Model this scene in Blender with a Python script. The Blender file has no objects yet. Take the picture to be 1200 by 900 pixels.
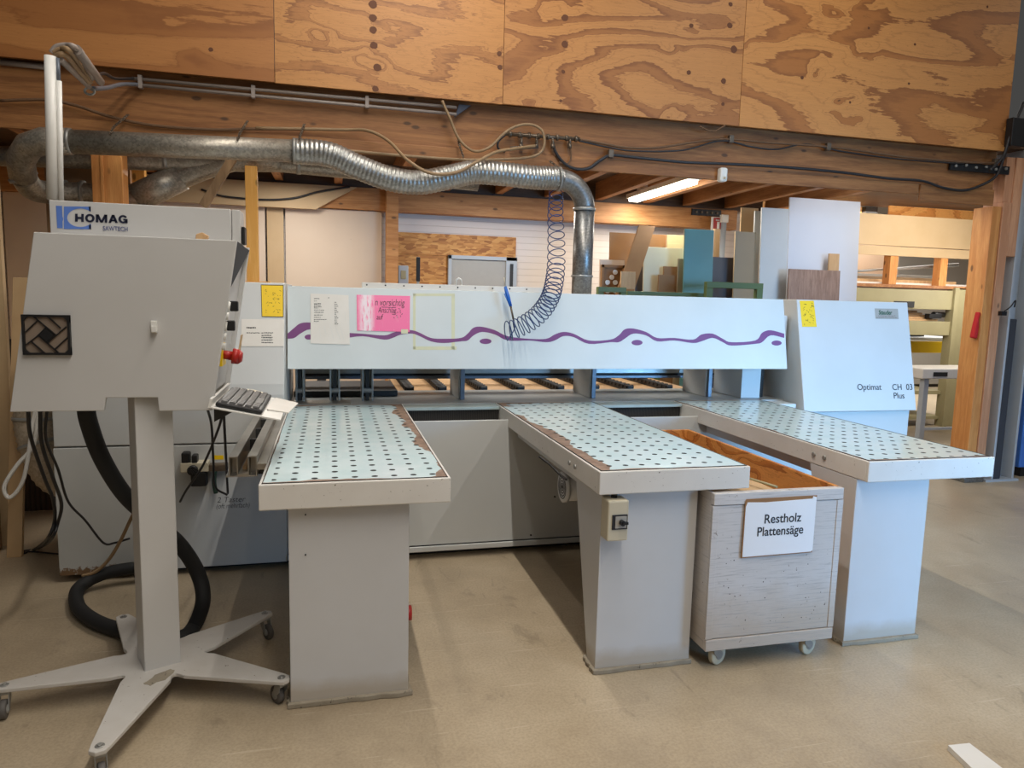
import bpy, bmesh, math, random
from mathutils import Vector, Matrix
random.seed(7)
PI = math.pi
COL = bpy.context.scene.collection

# ------------------------------------------------------------------ camera
H = 1.62
F = 832.0
CX = Vector((0.96918185, -0.24509195, 0.02482904))
CY = Vector((0.00526898, 0.12138988, 0.99259092))
CZ = Vector((-0.24629004, -0.96187028, 0.11894025))
cam_d = bpy.data.cameras.new('camera'); cam = bpy.data.objects.new('camera', cam_d); COL.objects.link(cam)
CZ.normalize(); CX = (CX - CZ*CX.dot(CZ)).normalized(); CY = CZ.cross(CX)
cam.matrix_world = Matrix(((CX.x, CY.x, CZ.x, 0), (CX.y, CY.y, CZ.y, 0), (CX.z, CY.z, CZ.z, H), (0, 0, 0, 1)))
cam_d.sensor_width = 36.0; cam_d.lens = F/1200*36.0; cam_d.clip_start = 0.05; cam_d.clip_end = 100
bpy.context.scene.camera = cam

def at(px, py, Y=None, Z=None, X=None):
    """point of a known plane that the photograph shows at px, py"""
    r = CX*(px-600) + CY*(450-py) + CZ*(-F)
    t = Y/r.y if Y is not None else ((Z-H)/r.z if Z is not None else X/r.x)
    return Vector((r.x*t, r.y*t, H + r.z*t))

# ------------------------------------------------------------------ materials
def lin(c):
    return tuple(((v/255)/12.92 if v/255 <= .04045 else ((v/255+.055)/1.055)**2.4) for v in c) + (1,)

class NT:
    def __init__(s, name):
        s.m = bpy.data.materials.new(name); s.m.use_nodes = True
        s.t = s.m.node_tree; s.b = s.t.nodes['Principled BSDF']
    def n(s, kind, **kw):
        nd = s.t.nodes.new(kind)
        for k, v in kw.items():
            if k.startswith('i_'):
                key = k[2:]; key = int(key) if key.isdigit() else key.replace('_', ' ')
                nd.inputs[key].default_value = v
            else: setattr(nd, k, v)
        return nd
    def l(s, a, b): s.t.links.new(a, b)
    def coords(s, scale=(1, 1, 1), kind='Object', rot=(0, 0, 0), loc=(0, 0, 0)):
        tc = s.n('ShaderNodeTexCoord'); mp = s.n('ShaderNodeMapping')
        mp.inputs['Scale'].default_value = scale; mp.inputs['Rotation'].default_value = rot; mp.inputs['Location'].default_value = loc
        s.l(tc.outputs[kind], mp.inputs[0]); return mp.outputs[0]
    def noise(s, vec, scale=5, detail=4, rough=.55, dist=0):
        nd = s.n('ShaderNodeTexNoise'); nd.inputs['Scale'].default_value = scale; nd.inputs['Detail'].default_value = detail
        nd.inputs['Roughness'].default_value = rough; nd.inputs['Distortion'].default_value = dist
        s.l(vec, nd.inputs['Vector']); return nd.outputs['Fac']
    def math(s, op, a, b=None, c=None, clamp=False):
        nd = s.n('ShaderNodeMath', operation=op); nd.use_clamp = clamp
        for i, v in enumerate((a, b, c)):
            if v is None: continue
            if isinstance(v, (int, float)): nd.inputs[i].default_value = v
            else: s.l(v, nd.inputs[i])
        return nd.outputs[0]
    def ramp(s, fac, stops, interp='LINEAR'):
        nd = s.n('ShaderNodeValToRGB'); cr = nd.color_ramp; cr.interpolation = interp
        while len(cr.elements) < len(stops): cr.elements.new(.5)
        for e, (p, c) in zip(cr.elements, stops): e.position = p; e.color = c if len(c) == 4 else lin(c)
        s.l(fac, nd.inputs[0]); return nd.outputs[0]
    def mix(s, fac, a, b, mode='MIX'):
        nd = s.n('ShaderNodeMix', data_type='RGBA', blend_type=mode)
        for k, v in (('Factor', fac), ('A', a), ('B', b)):
            idx = {'Factor': 0, 'A': 6, 'B': 7}[k]
            if isinstance(v, (int, float)): nd.inputs[idx].default_value = v
            elif isinstance(v, tuple): nd.inputs[idx].default_value = v if len(v) == 4 else lin(v)
            else: s.l(v, nd.inputs[idx])
        return nd.outputs[2]
    def bump(s, h, strength=.2, dist=.01):
        nd = s.n('ShaderNodeBump'); nd.inputs['Strength'].default_value = strength; nd.inputs['Distance'].default_value = dist
        s.l(h, nd.inputs['Height']); s.l(nd.outputs[0], s.b.inputs['Normal'])
    def out(s, col=None, rough=.5, metal=0, spec=None):
        if col is not None:
            if isinstance(col, tuple): s.b.inputs['Base Color'].default_value = col if len(col) == 4 else lin(col)
            else: s.l(col, s.b.inputs['Base Color'])
        if isinstance(rough, (int, float)): s.b.inputs['Roughness'].default_value = rough
        else: s.l(rough, s.b.inputs['Roughness'])
        s.b.inputs['Metallic'].default_value = metal
        if spec is not None: s.b.inputs['Specular IOR Level'].default_value = spec
        return s.m

def sep(w, vec):
    nd = w.n('ShaderNodeSeparateXYZ'); w.l(vec, nd.inputs[0]); return nd.outputs

def paint(name, c, c2=None, rough=.45, speck=0.0, speck_col=(90, 80, 65), metal=0, scale=3, bump=0.0, amount=.6):
    """slightly uneven painted or plastic surface, optionally chipped or speckled"""
    w = NT(name); v = w.coords()
    n1 = w.noise(v, scale, 5)
    c2 = c2 or tuple(int(x*.9) for x in c)
    col = w.mix(w.math('MULTIPLY', w.ramp(n1, [(.35, (0, 0, 0, 1)), (.75, (1, 1, 1, 1))]), amount), c, c2)
    if speck:
        n2 = w.noise(v, 55, 3, .7)
        col = w.mix(w.ramp(n2, [(.74-speck*.12, (0, 0, 0, 1)), (.78-speck*.12, (1, 1, 1, 1))]), col, speck_col)
    if bump: w.bump(w.noise(v, 90, 2), bump, .002)
    return w.out(col, rough, metal)

def flat(name, c, rough=.5, metal=0, spec=None):
    w = NT(name); v = w.coords()
    col = w.mix(w.math('MULTIPLY', w.noise(v, 20, 2), .25), c, tuple(int(x*.82) for x in c))
    return w.out(col, rough, metal, spec)

def wood(name, light, dark, axis=0, scale=1.0, rough=.6, contrast=.8, seed=0, knots=True):
    """sawn softwood: grain stretched along axis, with small knots"""
    w = NT(name); s = [9*scale, 9*scale, 9*scale]; s[axis] = .7*scale
    v = w.coords(tuple(s), loc=(seed, seed*1.7, seed*.3))
    n = w.noise(v, 2.2, 5, .6, .6)
    fine = w.noise(v, 14, 3, .6)
    f = w.math('ADD', w.math('MULTIPLY', n, .75), w.math('MULTIPLY', fine, .3))
    col = w.ramp(f, [(.36, light), (.36+.3*contrast, dark)])
    big = w.noise(w.coords((1, 1, 1), loc=(seed, 0, 0)), 1.3, 3)
    col = w.mix(w.math('MULTIPLY', big, .35), col, dark)
    if knots:
        s2 = [7, 7, 7]; s2[axis] = 3.2
        vo = w.n('ShaderNodeTexVoronoi', feature='F1'); vo.inputs['Scale'].default_value = 1.0
        w.l(w.coords(tuple(s2), loc=(seed*.7, seed, seed)), vo.inputs['Vector'])
        k = w.ramp(vo.outputs['Distance'], [(.07, (1, 1, 1, 1)), (.12, (0, 0, 0, 1))])
        col = w.mix(w.math('MULTIPLY', k, .75), col, tuple(int(x*.42) for x in dark))
    w.bump(fine, .12, .004)
    return w.out(col, rough)

def plywood(name, light, mid, dark, seed, freq=7.0, rough=.5, sx=.55, sz=1.5, axis='x'):
    """rotary cut veneer: flame figure made of contour bands of a stretched noise"""
    w = NT(name)
    sc = (sx, 1, sz) if axis == 'x' else (1, sx, sz)
    v = w.coords(sc, loc=(seed*3.1, seed, seed*1.3))
    n = w.noise(v, 1.15, 1.6, .45, .35)
    kn = w.n('ShaderNodeTexVoronoi', feature='F1'); kn.inputs['Scale'].default_value = 1.0
    kv = (1.7, 2.3, 3.2) if axis == 'x' else (3.2, 1.7, 3.2)
    kvec = w.coords(kv, loc=(seed*1.9, 0, seed)); dn = w.n('ShaderNodeTexNoise'); dn.inputs['Scale'].default_value = 1.6; w.l(kvec, dn.inputs['Vector'])
    va = w.n('ShaderNodeVectorMath', operation='MULTIPLY_ADD'); w.l(dn.outputs['Color'], va.inputs[0]); va.inputs[1].default_value = (.8, .8, .8); w.l(kvec, va.inputs[2])
    w.l(va.outputs[0], kn.inputs['Vector']); kd = kn.outputs['Distance']
    n = w.math('ADD', n, w.math('MULTIPLY', w.ramp(kd, [(0, (1, 1, 1, 1)), (.38, (0, 0, 0, 1))], 'EASE'), .12))
    jag = (2.2, 1, 26) if axis == 'x' else (1, 2.2, 26)
    wob = w.noise(w.coords(jag, loc=(seed, 0, 0)), 1.6, 5, .62)
    wob2 = w.noise(w.coords((5, 5, 9), loc=(0, 0, seed)), 2.0, 4, .6)
    n = w.math('ADD', n, w.math('ADD', w.math('MULTIPLY', wob, .055), w.math('MULTIPLY', wob2, .03)))
    fr = w.math('FRACT', w.math('MULTIPLY', n, freq))
    col = w.ramp(fr, [(0.0, light), (.60, light), (.635, dark), (.66, mid), (.80, mid), (.93, dark), (.955, dark), (.975, light)])
    fr2 = w.math('FRACT', w.math('MULTIPLY', n, freq*3.1))
    col = w.mix(w.math('MULTIPLY', w.ramp(fr2, [(0.0, (0, 0, 0, 1)), (.8, (0, 0, 0, 1)), (.92, (1, 1, 1, 1)), (1, (0, 0, 0, 1))]), .38), col, dark)
    tone = w.noise(w.coords((.9, .9, .9), loc=(seed, 2, 1)), .9, 3)
    col = w.mix(w.math('MULTIPLY', tone, .45), col, mid)
    fib = w.noise(w.coords((3, 3, 60)), 3, 3, .6)
    col = w.mix(w.math('MULTIPLY', w.ramp(fib, [(.4, (0, 0, 0, 1)), (.75, (1, 1, 1, 1))]), .22), col, dark)
    spk = w.noise(w.coords((14, 14, 60), loc=(seed, 0, 0)), 2.5, 2, .6)
    col = w.mix(w.math('MULTIPLY', w.ramp(spk, [(.66, (0, 0, 0, 1)), (.72, (1, 1, 1, 1))]), .5), col, dark)
    col = w.mix(w.ramp(kd, [(.022, (1, 1, 1, 1)), (.04, (0, 0, 0, 1))]), col, (96, 58, 30))
    w.bump(fib, .06, .003)
    return w.out(col, rough)

def osb(name, a, b, c):
    w = NT(name)
    vo = w.n('ShaderNodeTexVoronoi', feature='F1'); vo.inputs['Scale'].default_value = 16; vo.inputs['Randomness'].default_value = 1
    v = w.coords((.8, 1, 2.6), rot=(0, .5, 0)); dn = w.noise(v, 6, 4)
    w.l(v, vo.inputs['Vector'])
    sp = sep(w, vo.outputs['Color'])
    col = w.ramp(sp[0], [(0, a), (.4, b), (.7, c), (1, b)])
    col = w.mix(w.math('MULTIPLY', dn, .4), col, a)
    return w.out(col, .6)

def galv(name, base=(150, 150, 148), dark=(95, 96, 96), ribs=0, axis='x', metal=.75, rough=.38):
    w = NT(name); v = w.coords()
    vo = w.n('ShaderNodeTexVoronoi', feature='F1'); vo.inputs['Scale'].default_value = 85
    w.l(v, vo.inputs['Vector']); sp = sep(w, vo.outputs['Color'])
    n = w.noise(v, 5, 4)
    col = w.mix(w.math('MULTIPLY', sp[0], .65), base, dark)
    col = w.mix(w.math('MULTIPLY', w.ramp(n, [(.45, (0, 0, 0, 1)), (.8, (1, 1, 1, 1))]), .45), col, (120, 105, 85))
    if not ribs: w.bump(sp[1], .05, .002)
    return w.out(col, rough, metal)

M = {}
M['machine'] = paint('machine_grey_paint', (206, 208, 207), (192, 193, 190), .42, .0, scale=1.6)
M['machine_guard'] = paint('guard_light_grey_paint', (212, 219, 219), (198, 205, 204), .38, 0, scale=2.2)
M['apron'] = paint('table_frame_paint', (224, 221, 215), (205, 200, 192), .45, .55, (120, 108, 92), scale=4)
M['pillar'] = paint('pillar_grey_paint', (205, 205, 205), (190, 187, 182), .4, .0, scale=1.3)
M['console'] = paint('console_grey_paint', (204, 203, 201), (190, 187, 183), .42, .15, (150, 145, 138), scale=2)
M['consolebase'] = paint('console_base_paint', (200, 196, 190), (178, 170, 160), .5, .45, (110, 92, 72), scale=5)
M['black'] = flat('black_plastic', (22, 22, 24), .45)
M['blackrub'] = flat('black_rubber', (26, 26, 27), .7)
M['dark'] = flat('dark_recess_steel', (42, 41, 40), .6)
M['bed'] = paint('saw_bed_steel', (178, 180, 178), (150, 150, 146), .35, .2, (80, 78, 74), metal=.05, scale=4)
M['steel'] = paint('machined_steel', (164, 164, 160), (128, 124, 118), .35, .1, metal=.45, scale=6)
M['rail'] = paint('blued_steel_rail', (112, 120, 132), (86, 92, 102), .35, 0, metal=.2, scale=5)
M['alu'] = paint('aluminium_profile', (176, 170, 160), (140, 132, 120), .35, .1, metal=.7, scale=7)
M['white'] = flat('white_plastic', (228, 226, 220), .4)
M['cream'] = flat('cream_plastic', (205, 196, 172), .45)
M['paper'] = paint('paper_sheet', (230, 226, 218), (220, 214, 204), .35, 0, scale=8)
M['ink'] = flat('printed_black_ink', (35, 35, 38), .6)
M['inkblue'] = flat('printed_navy_ink', (22, 26, 52), .5)
M['logo'] = flat('printed_logo_blue', (92, 128, 205), .45)
M['logogrey'] = flat('printed_grey_blue', (98, 104, 142), .5)
M['yellow'] = paint('yellow_sticker', (246, 206, 20), (238, 196, 12), .4, 0, scale=9)
M['purple'] = paint('purple_stripe_print', (122, 66, 122), (110, 56, 112), .4, 0, scale=9)
M['red'] = flat('red_plastic', (170, 32, 26), .35)
M['cloth_red'] = flat('red_cloth', (190, 28, 30), .8)
M['green'] = paint('green_rack_paint', (96, 114, 66), (84, 100, 58), .5)
M['olive'] = paint('olive_rack_paint', (166, 156, 118), (150, 140, 104), .5)
M['ochre'] = flat('yellow_beam_paint', (236, 196, 34), .45)
M['blue'] = paint('blue_machine_paint', (70, 122, 204), (60, 108, 188), .35)
M['bluehose'] = flat('blue_polyurethane_hose', (34, 62, 112), .3)
M['bluetool'] = flat('blue_tool_paint', (30, 100, 190), .35)
M['galv'] = galv('galvanised_steel')
M['galv2'] = galv('galvanised_flexible_steel', (172, 172, 168), (120, 120, 118), 1, rough=.33)
M['galvdark'] = galv('dusty_galvanised_steel', (176, 168, 154), (112, 108, 102), rough=.42, metal=.6)
M['beige_hose'] = flat('beige_rubber_hose', (150, 122, 88), .6)
M['brown_hose'] = flat('dusty_brown_cable', (108, 78, 52), .7)
M['cable'] = flat('black_cable', (36, 34, 36), .5)
M['conduit'] = flat('grey_conduit', (150, 138, 130), .5)
M['brass'] = paint('dull_brass_fittings', (118, 104, 88), (70, 62, 56), .4, 0, metal=.6, scale=30)
M['beam'] = wood('glulam_beam_wood', (176, 122, 70), (128, 82, 42), 0, 1, contrast=.9, seed=2)
M['beamback'] = wood('rear_beam_wood', (205, 150, 92), (168, 112, 60), 0, 1, seed=5)
M['joist'] = wood('joist_wood', (196, 142, 92), (150, 98, 58), 1, 1, seed=8)
M['deck'] = wood('deck_wood', (110, 82, 58), (78, 56, 38), 0, 1, seed=8)
M['post'] = wood('post_wood', (228, 166, 96), (196, 128, 66), 2, 1, seed=3)
M['post_pink'] = wood('weathered_post_wood', (216, 166, 128), (186, 132, 96), 2, 1, seed=4)
M['stud'] = wood('bright_stud_wood', (250, 196, 112), (232, 168, 80), 2, 1, seed=6, contrast=.6)
M['brace'] = wood('grey_brace_wood', (172, 138, 100), (132, 102, 70), 2, 1, seed=7)
M['ply_edge'] = wood('plywood_edge', (150, 110, 66), (98, 66, 38), 0, 3, seed=1, knots=False)
M['chip'] = paint('raw_fibreboard', (196, 164, 122), (184, 150, 108), .65, .1, (165, 130, 90), scale=6)
M['chipdark'] = paint('brown_fibreboard', (150, 118, 84), (136, 104, 72), .65, .1, scale=6)
M['osb'] = osb('strand_board', (150, 92, 38), (196, 134, 66), (222, 166, 92))
M['pinkboard'] = paint('primed_wall_sheet', (218, 198, 176), (208, 186, 162), .6, .05, scale=1.5)
M['tanwall'] = paint('tan_sheet', (200, 172, 132), (188, 158, 116), .6, .1, scale=3)
M['doorgrey'] = flat('grey_door_paint', (168, 164, 156), .5)
M['whiteboard'] = paint('white_melamine', (216, 220, 228), (208, 212, 222), .38, 0, scale=2)
M['greyboard'] = paint('pale_grey_melamine', (204, 208, 208), (192, 196, 196), .38, 0, scale=2)
M['teal'] = paint('teal_melamine', (106, 152, 150), (98, 142, 136), .4, 0, scale=2)
M['anthracite'] = paint('anthracite_melamine', (72, 66, 68), (62, 56, 58), .45, 0, scale=2)
M['taupe'] = paint('taupe_melamine', (160, 138, 106), (150, 128, 98), .45, 0, scale=2)
M['ivory'] = paint('ivory_melamine', (226, 212, 176), (216, 200, 162), .4, 0, scale=2)
M['maple'] = wood('maple_veneer', (236, 218, 172), (220, 198, 146), 0, 1, knots=False, contrast=.6)
M['wenge'] = wood('grey_oak_veneer', (170, 140, 122), (132, 104, 88), 2, 2.2, knots=False, contrast=.9)
M['mdf'] = paint('brown_mdf', (150, 108, 64), (134, 94, 54), .6, .1, scale=5)
M['beech'] = wood('light_wood_offcut', (214, 178, 134), (196, 156, 110), 2, 1, knots=False)
M['offwhite'] = paint('white_laminated_offcut', (226, 222, 214), (216, 210, 200), .4)
M['concrete_pad'] = paint('rough_mortar', (156, 146, 128), (126, 116, 100), .9, .9, (96, 88, 74), scale=14, bump=.8)
M['plywhite'] = paint('white_washed_plywood', (208, 203, 198), (190, 182, 174), .55, .75, (110, 96, 80), scale=5)
M['wheelgrey'] = flat('grey_rubber', (92, 88, 84), .6)
M['foam'] = flat('dark_foam', (58, 60, 66), .9)
M['column'] = paint('grey_steel_column', (176, 182, 188), (160, 164, 168), .45)
M['skirt'] = flat('dark_corrugated_sheet', (70, 58, 46), .7)
M['pinksheet'] = paint('pink_paper', (246, 120, 166), (238, 104, 150), .3, 0, scale=12)
M['tape'] = paint('old_yellow_tape', (212, 212, 176), (200, 202, 180), .5, .2, (212, 216, 214), scale=20)

def mat_dusty(name, c, c2, dust, zb, grain=0, rough=.42, chips=0.0, gaxis=2):
    """paint with settled dust near the foot of the piece, optional wood grain showing through"""
    w = NT(name); v = w.coords(); z = sep(w, v)[2]
    n1 = w.noise(v, 1.5, 5); n2 = w.noise(v, 9, 5, .65)
    col = w.mix(w.math('MULTIPLY', w.ramp(n1, [(.35, (0, 0, 0, 1)), (.75, (1, 1, 1, 1))]), .6), c, c2)
    d = w.math('ADD', z, w.math('MULTIPLY', w.math('SUBTRACT', n2, .5), zb*.9))
    col = w.mix(w.math('MULTIPLY', w.ramp(w.math('DIVIDE', d, zb*1.6), [(.45, (1, 1, 1, 1)), (1, (0, 0, 0, 1))]), .65), col, dust)
    if grain:
        g = w.noise(w.coords((3, 3, 70) if gaxis == 2 else (70, 70, 3)), 2.2, 5, .7)
        col = w.mix(w.math('MULTIPLY', w.ramp(g, [(.52, (0, 0, 0, 1)), (.68, (1, 1, 1, 1))]), grain), col, tuple(int(x*.72) for x in c))
        w.bump(g, .25, .003)
    if chips:
        n3 = w.noise(v, 34, 5, .75)
        col = w.mix(w.ramp(n3, [(.70-chips*.1, (0, 0, 0, 1)), (.73-chips*.1, (1, 1, 1, 1))]), col, (112, 96, 80))
    return w.out(col, rough)
M['pillar'] = mat_dusty('pillar_dusty_paint', (204, 205, 207), (190, 188, 184), (172, 158, 136), .07)
M['plywhite'] = mat_dusty('white_washed_plywood', (206, 202, 200), (192, 185, 178), (178, 160, 138), .26, .6, .55, .5)
M['console'] = mat_dusty('console_dusty_paint', (200, 199, 197), (186, 183, 178), (176, 164, 146), .03, 0, .42)
def mat_pink():
    w = NT('pink_sheet_under_glossy_tape'); v = w.coords()
    x = sep(w, v)[0]
    n = w.noise(w.coords((26, 1, 5)), 2.6, 4, .7)
    band = w.ramp(w.math('ABSOLUTE', w.math('ADD', x, .105)), [(.02, (1, 1, 1, 1)), (.055, (0, 0, 0, 1))])
    fleck = w.ramp(n, [(.62, (0, 0, 0, 1)), (.7, (1, 1, 1, 1))])
    f = w.math('ADD', w.math('MULTIPLY', band, w.ramp(n, [(.35, (0, 0, 0, 1)), (.5, (1, 1, 1, 1))])), w.math('MULTIPLY', fleck, .35), clamp=True)
    return w.out(w.mix(f, (248, 118, 166), (244, 226, 232)), .25)
M['pink'] = mat_pink()

def mat_tabletop(name, x0, x1, y0, y1, seed, wx0, wx1, wy, gx0=0.0, gy0=0.0):
    """pale blue laminate, lattice of air nozzles, brown bare patches along the worn edges (object space = world offsets)"""
    w = NT(name); v = w.coords(); s = sep(w, v)
    X, Y = s[0], s[1]
    dx, dy = .0752, .0938
    cx = w.math('DIVIDE', w.math('SUBTRACT', X, gx0), dx)
    fx = w.math('MULTIPLY', w.math('SUBTRACT', cx, w.math('ROUND', cx)), dx)
    cy = w.math('DIVIDE', w.math('SUBTRACT', Y, gy0), dy)
    fy = w.math('MULTIPLY', w.math('SUBTRACT', cy, w.math('ROUND', cy)), dy)
    r = w.math('SQRT', w.math('ADD', w.math('MULTIPLY', fx, fx), w.math('MULTIPLY', fy, fy)))
    inx = w.math('MULTIPLY', w.math('GREATER_THAN', X, x0+.03), w.math('LESS_THAN', X, x1-.03))
    iny = w.math('MULTIPLY', w.math('GREATER_THAN', Y, y0+.02), w.math('LESS_THAN', Y, y1-.04))
    dot = w.math('MULTIPLY', w.math('LESS_THAN', r, .0125), w.math('MULTIPLY', inx, iny))
    n = w.noise(v, 6.5, 4, .6); n.node.inputs['Scale'].default_value = 5.0
    v2 = w.coords(loc=(seed, seed*2, 0)); nn = w.noise(v2, 2.6, 4, .55)
    sh = w.math('MULTIPLY', w.math('SUBTRACT', nn, .46), 1.0)
    e0 = w.math('SUBTRACT', X, x0); e1 = w.math('SUBTRACT', x1, X); ey = w.math('SUBTRACT', Y, y0); ey2 = w.math('SUBTRACT', y1, Y)
    m = None
    for e, wd in ((e0, wx0), (e1, wx1), (ey, wy), (ey2, .03)):
        t = w.math('LESS_THAN', e, w.math('ADD', w.math('MULTIPLY', sh, wd*6), wd*.45))
        m = t if m is None else w.math('MAXIMUM', m, t)
    base = w.ramp(n, [(.3, (186, 212, 216)), (.7, (202, 220, 224))])
    brown = w.ramp(w.noise(v, 22, 4), [(.3, (112, 88, 72)), (.7, (154, 130, 112))])
    col = w.mix(m, base, brown)
    col = w.mix(dot, col, (16, 18, 20))
    rg = w.math('ADD', w.math('MULTIPLY', w.math('MAXIMUM', m, w.math('MULTIPLY', dot, 1.8)), .35), .22)
    return w.out(col, rg)

def mat_floor():
    w = NT('concrete_floor_sealed'); v = w.coords()
    big = w.noise(v, .8, 5, .6); mid = w.noise(v, 3.5, 6, .65); fine = w.noise(v, 90, 3, .6)
    f = w.math('ADD', w.math('MULTIPLY', big, .6), w.math('MULTIPLY', mid, .4))
    col = w.ramp(f, [(.3, (152, 136, 113)), (.5, (178, 161, 135)), (.7, (196, 180, 154))])
    col = w.mix(w.math('MULTIPLY', w.ramp(fine, [(.35, (1, 1, 1, 1)), (.6, (0, 0, 0, 1))]), .25), col, (110, 94, 74))
    st = w.noise(w.coords((2.2, .8, 1), rot=(0, 0, .5)), 3.0, 6, .7, 1.2)
    col = w.mix(w.math('MULTIPLY', w.ramp(st, [(.60, (0, 0, 0, 1)), (.68, (1, 1, 1, 1))]), .35), col, (112, 100, 84))
    scr = w.noise(w.coords((1, 26, 1), rot=(0, 0, 1.1)), 2.0, 3, .6)
    col = w.mix(w.math('MULTIPLY', w.ramp(scr, [(.66, (0, 0, 0, 1)), (.69, (1, 1, 1, 1))]), .3), col, (214, 200, 176))
    rg = w.math('ADD', w.math('MULTIPLY', mid, .3), .24)
    w.bump(fine, .05, .002)
    return w.out(col, rg)
M['floor'] = mat_floor()

def mat_blockwall():
    w = NT('white_painted_boards'); v = w.coords(); z = sep(w, v)[2]
    fr = w.math('FRACT', w.math('MULTIPLY', z, 12.5))
    g = w.ramp(fr, [(.0, (0, 0, 0, 1)), (.05, (1, 1, 1, 1)), (.95, (1, 1, 1, 1)), (1, (0, 0, 0, 1))])
    col = w.mix(g, (190, 178, 170), (228, 218, 210))
    col = w.mix(w.math('MULTIPLY', w.noise(w.coords((1, 1, 12)), 3, 4), .3), col, (200, 188, 178))
    w.bump(g, .4, .01)
    return w.out(col, .6)
M['boards'] = mat_blockwall()
def mat_corr():
    w = NT('dark_ribbed_sheet'); x = sep(w, w.coords())[0]
    fr = w.math('FRACT', w.math('MULTIPLY', x, 30))
    w.bump(w.math('ABSOLUTE', w.math('SUBTRACT', fr, .5)), .8, .02)
    return w.out(w.ramp(fr, [(.2, (62, 50, 40)), (.5, (40, 33, 27)), (.8, (62, 50, 40))]), .7)
M['corr'] = mat_corr()
def mat_brush():
    w = NT('black_bristles'); x = sep(w, w.coords())[0]
    fr = w.math('FRACT', w.math('MULTIPLY', x, 110))
    w.bump(fr, .8, .006)
    return w.out(w.ramp(fr, [(.3, (58, 54, 50)), (.6, (24, 22, 22))]), .7)
M['brush'] = mat_brush()
def mat_mesh():
    w = NT('filter_fleece'); v = w.coords((260, 260, 260))
    c = w.n('ShaderNodeTexChecker'); w.l(v, c.inputs[0]); c.inputs['Scale'].default_value = 1
    c.inputs['Color1'].default_value = lin((150, 132, 116)); c.inputs['Color2'].default_value = lin((112, 98, 84))
    return w.out(c.outputs[0], .8)
M['fleece'] = mat_mesh()
def emis(name, c, e):
    w = NT(name); w.b.inputs['Emission Color'].default_value = lin(c); w.b.inputs['Emission Strength'].default_value = e
    return w.out((240, 240, 236), .4)
M['tube_on'] = emis('lit_fluorescent_tube', (255, 246, 228), 14)

# ------------------------------------------------------------------ geometry
def basis(d):
    d = d.normalized(); up = Vector((0, 0, 1)) if abs(d.z) < .95 else Vector((1, 0, 0))
    a = d.cross(up).normalized(); return a, a.cross(d).normalized()

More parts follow.
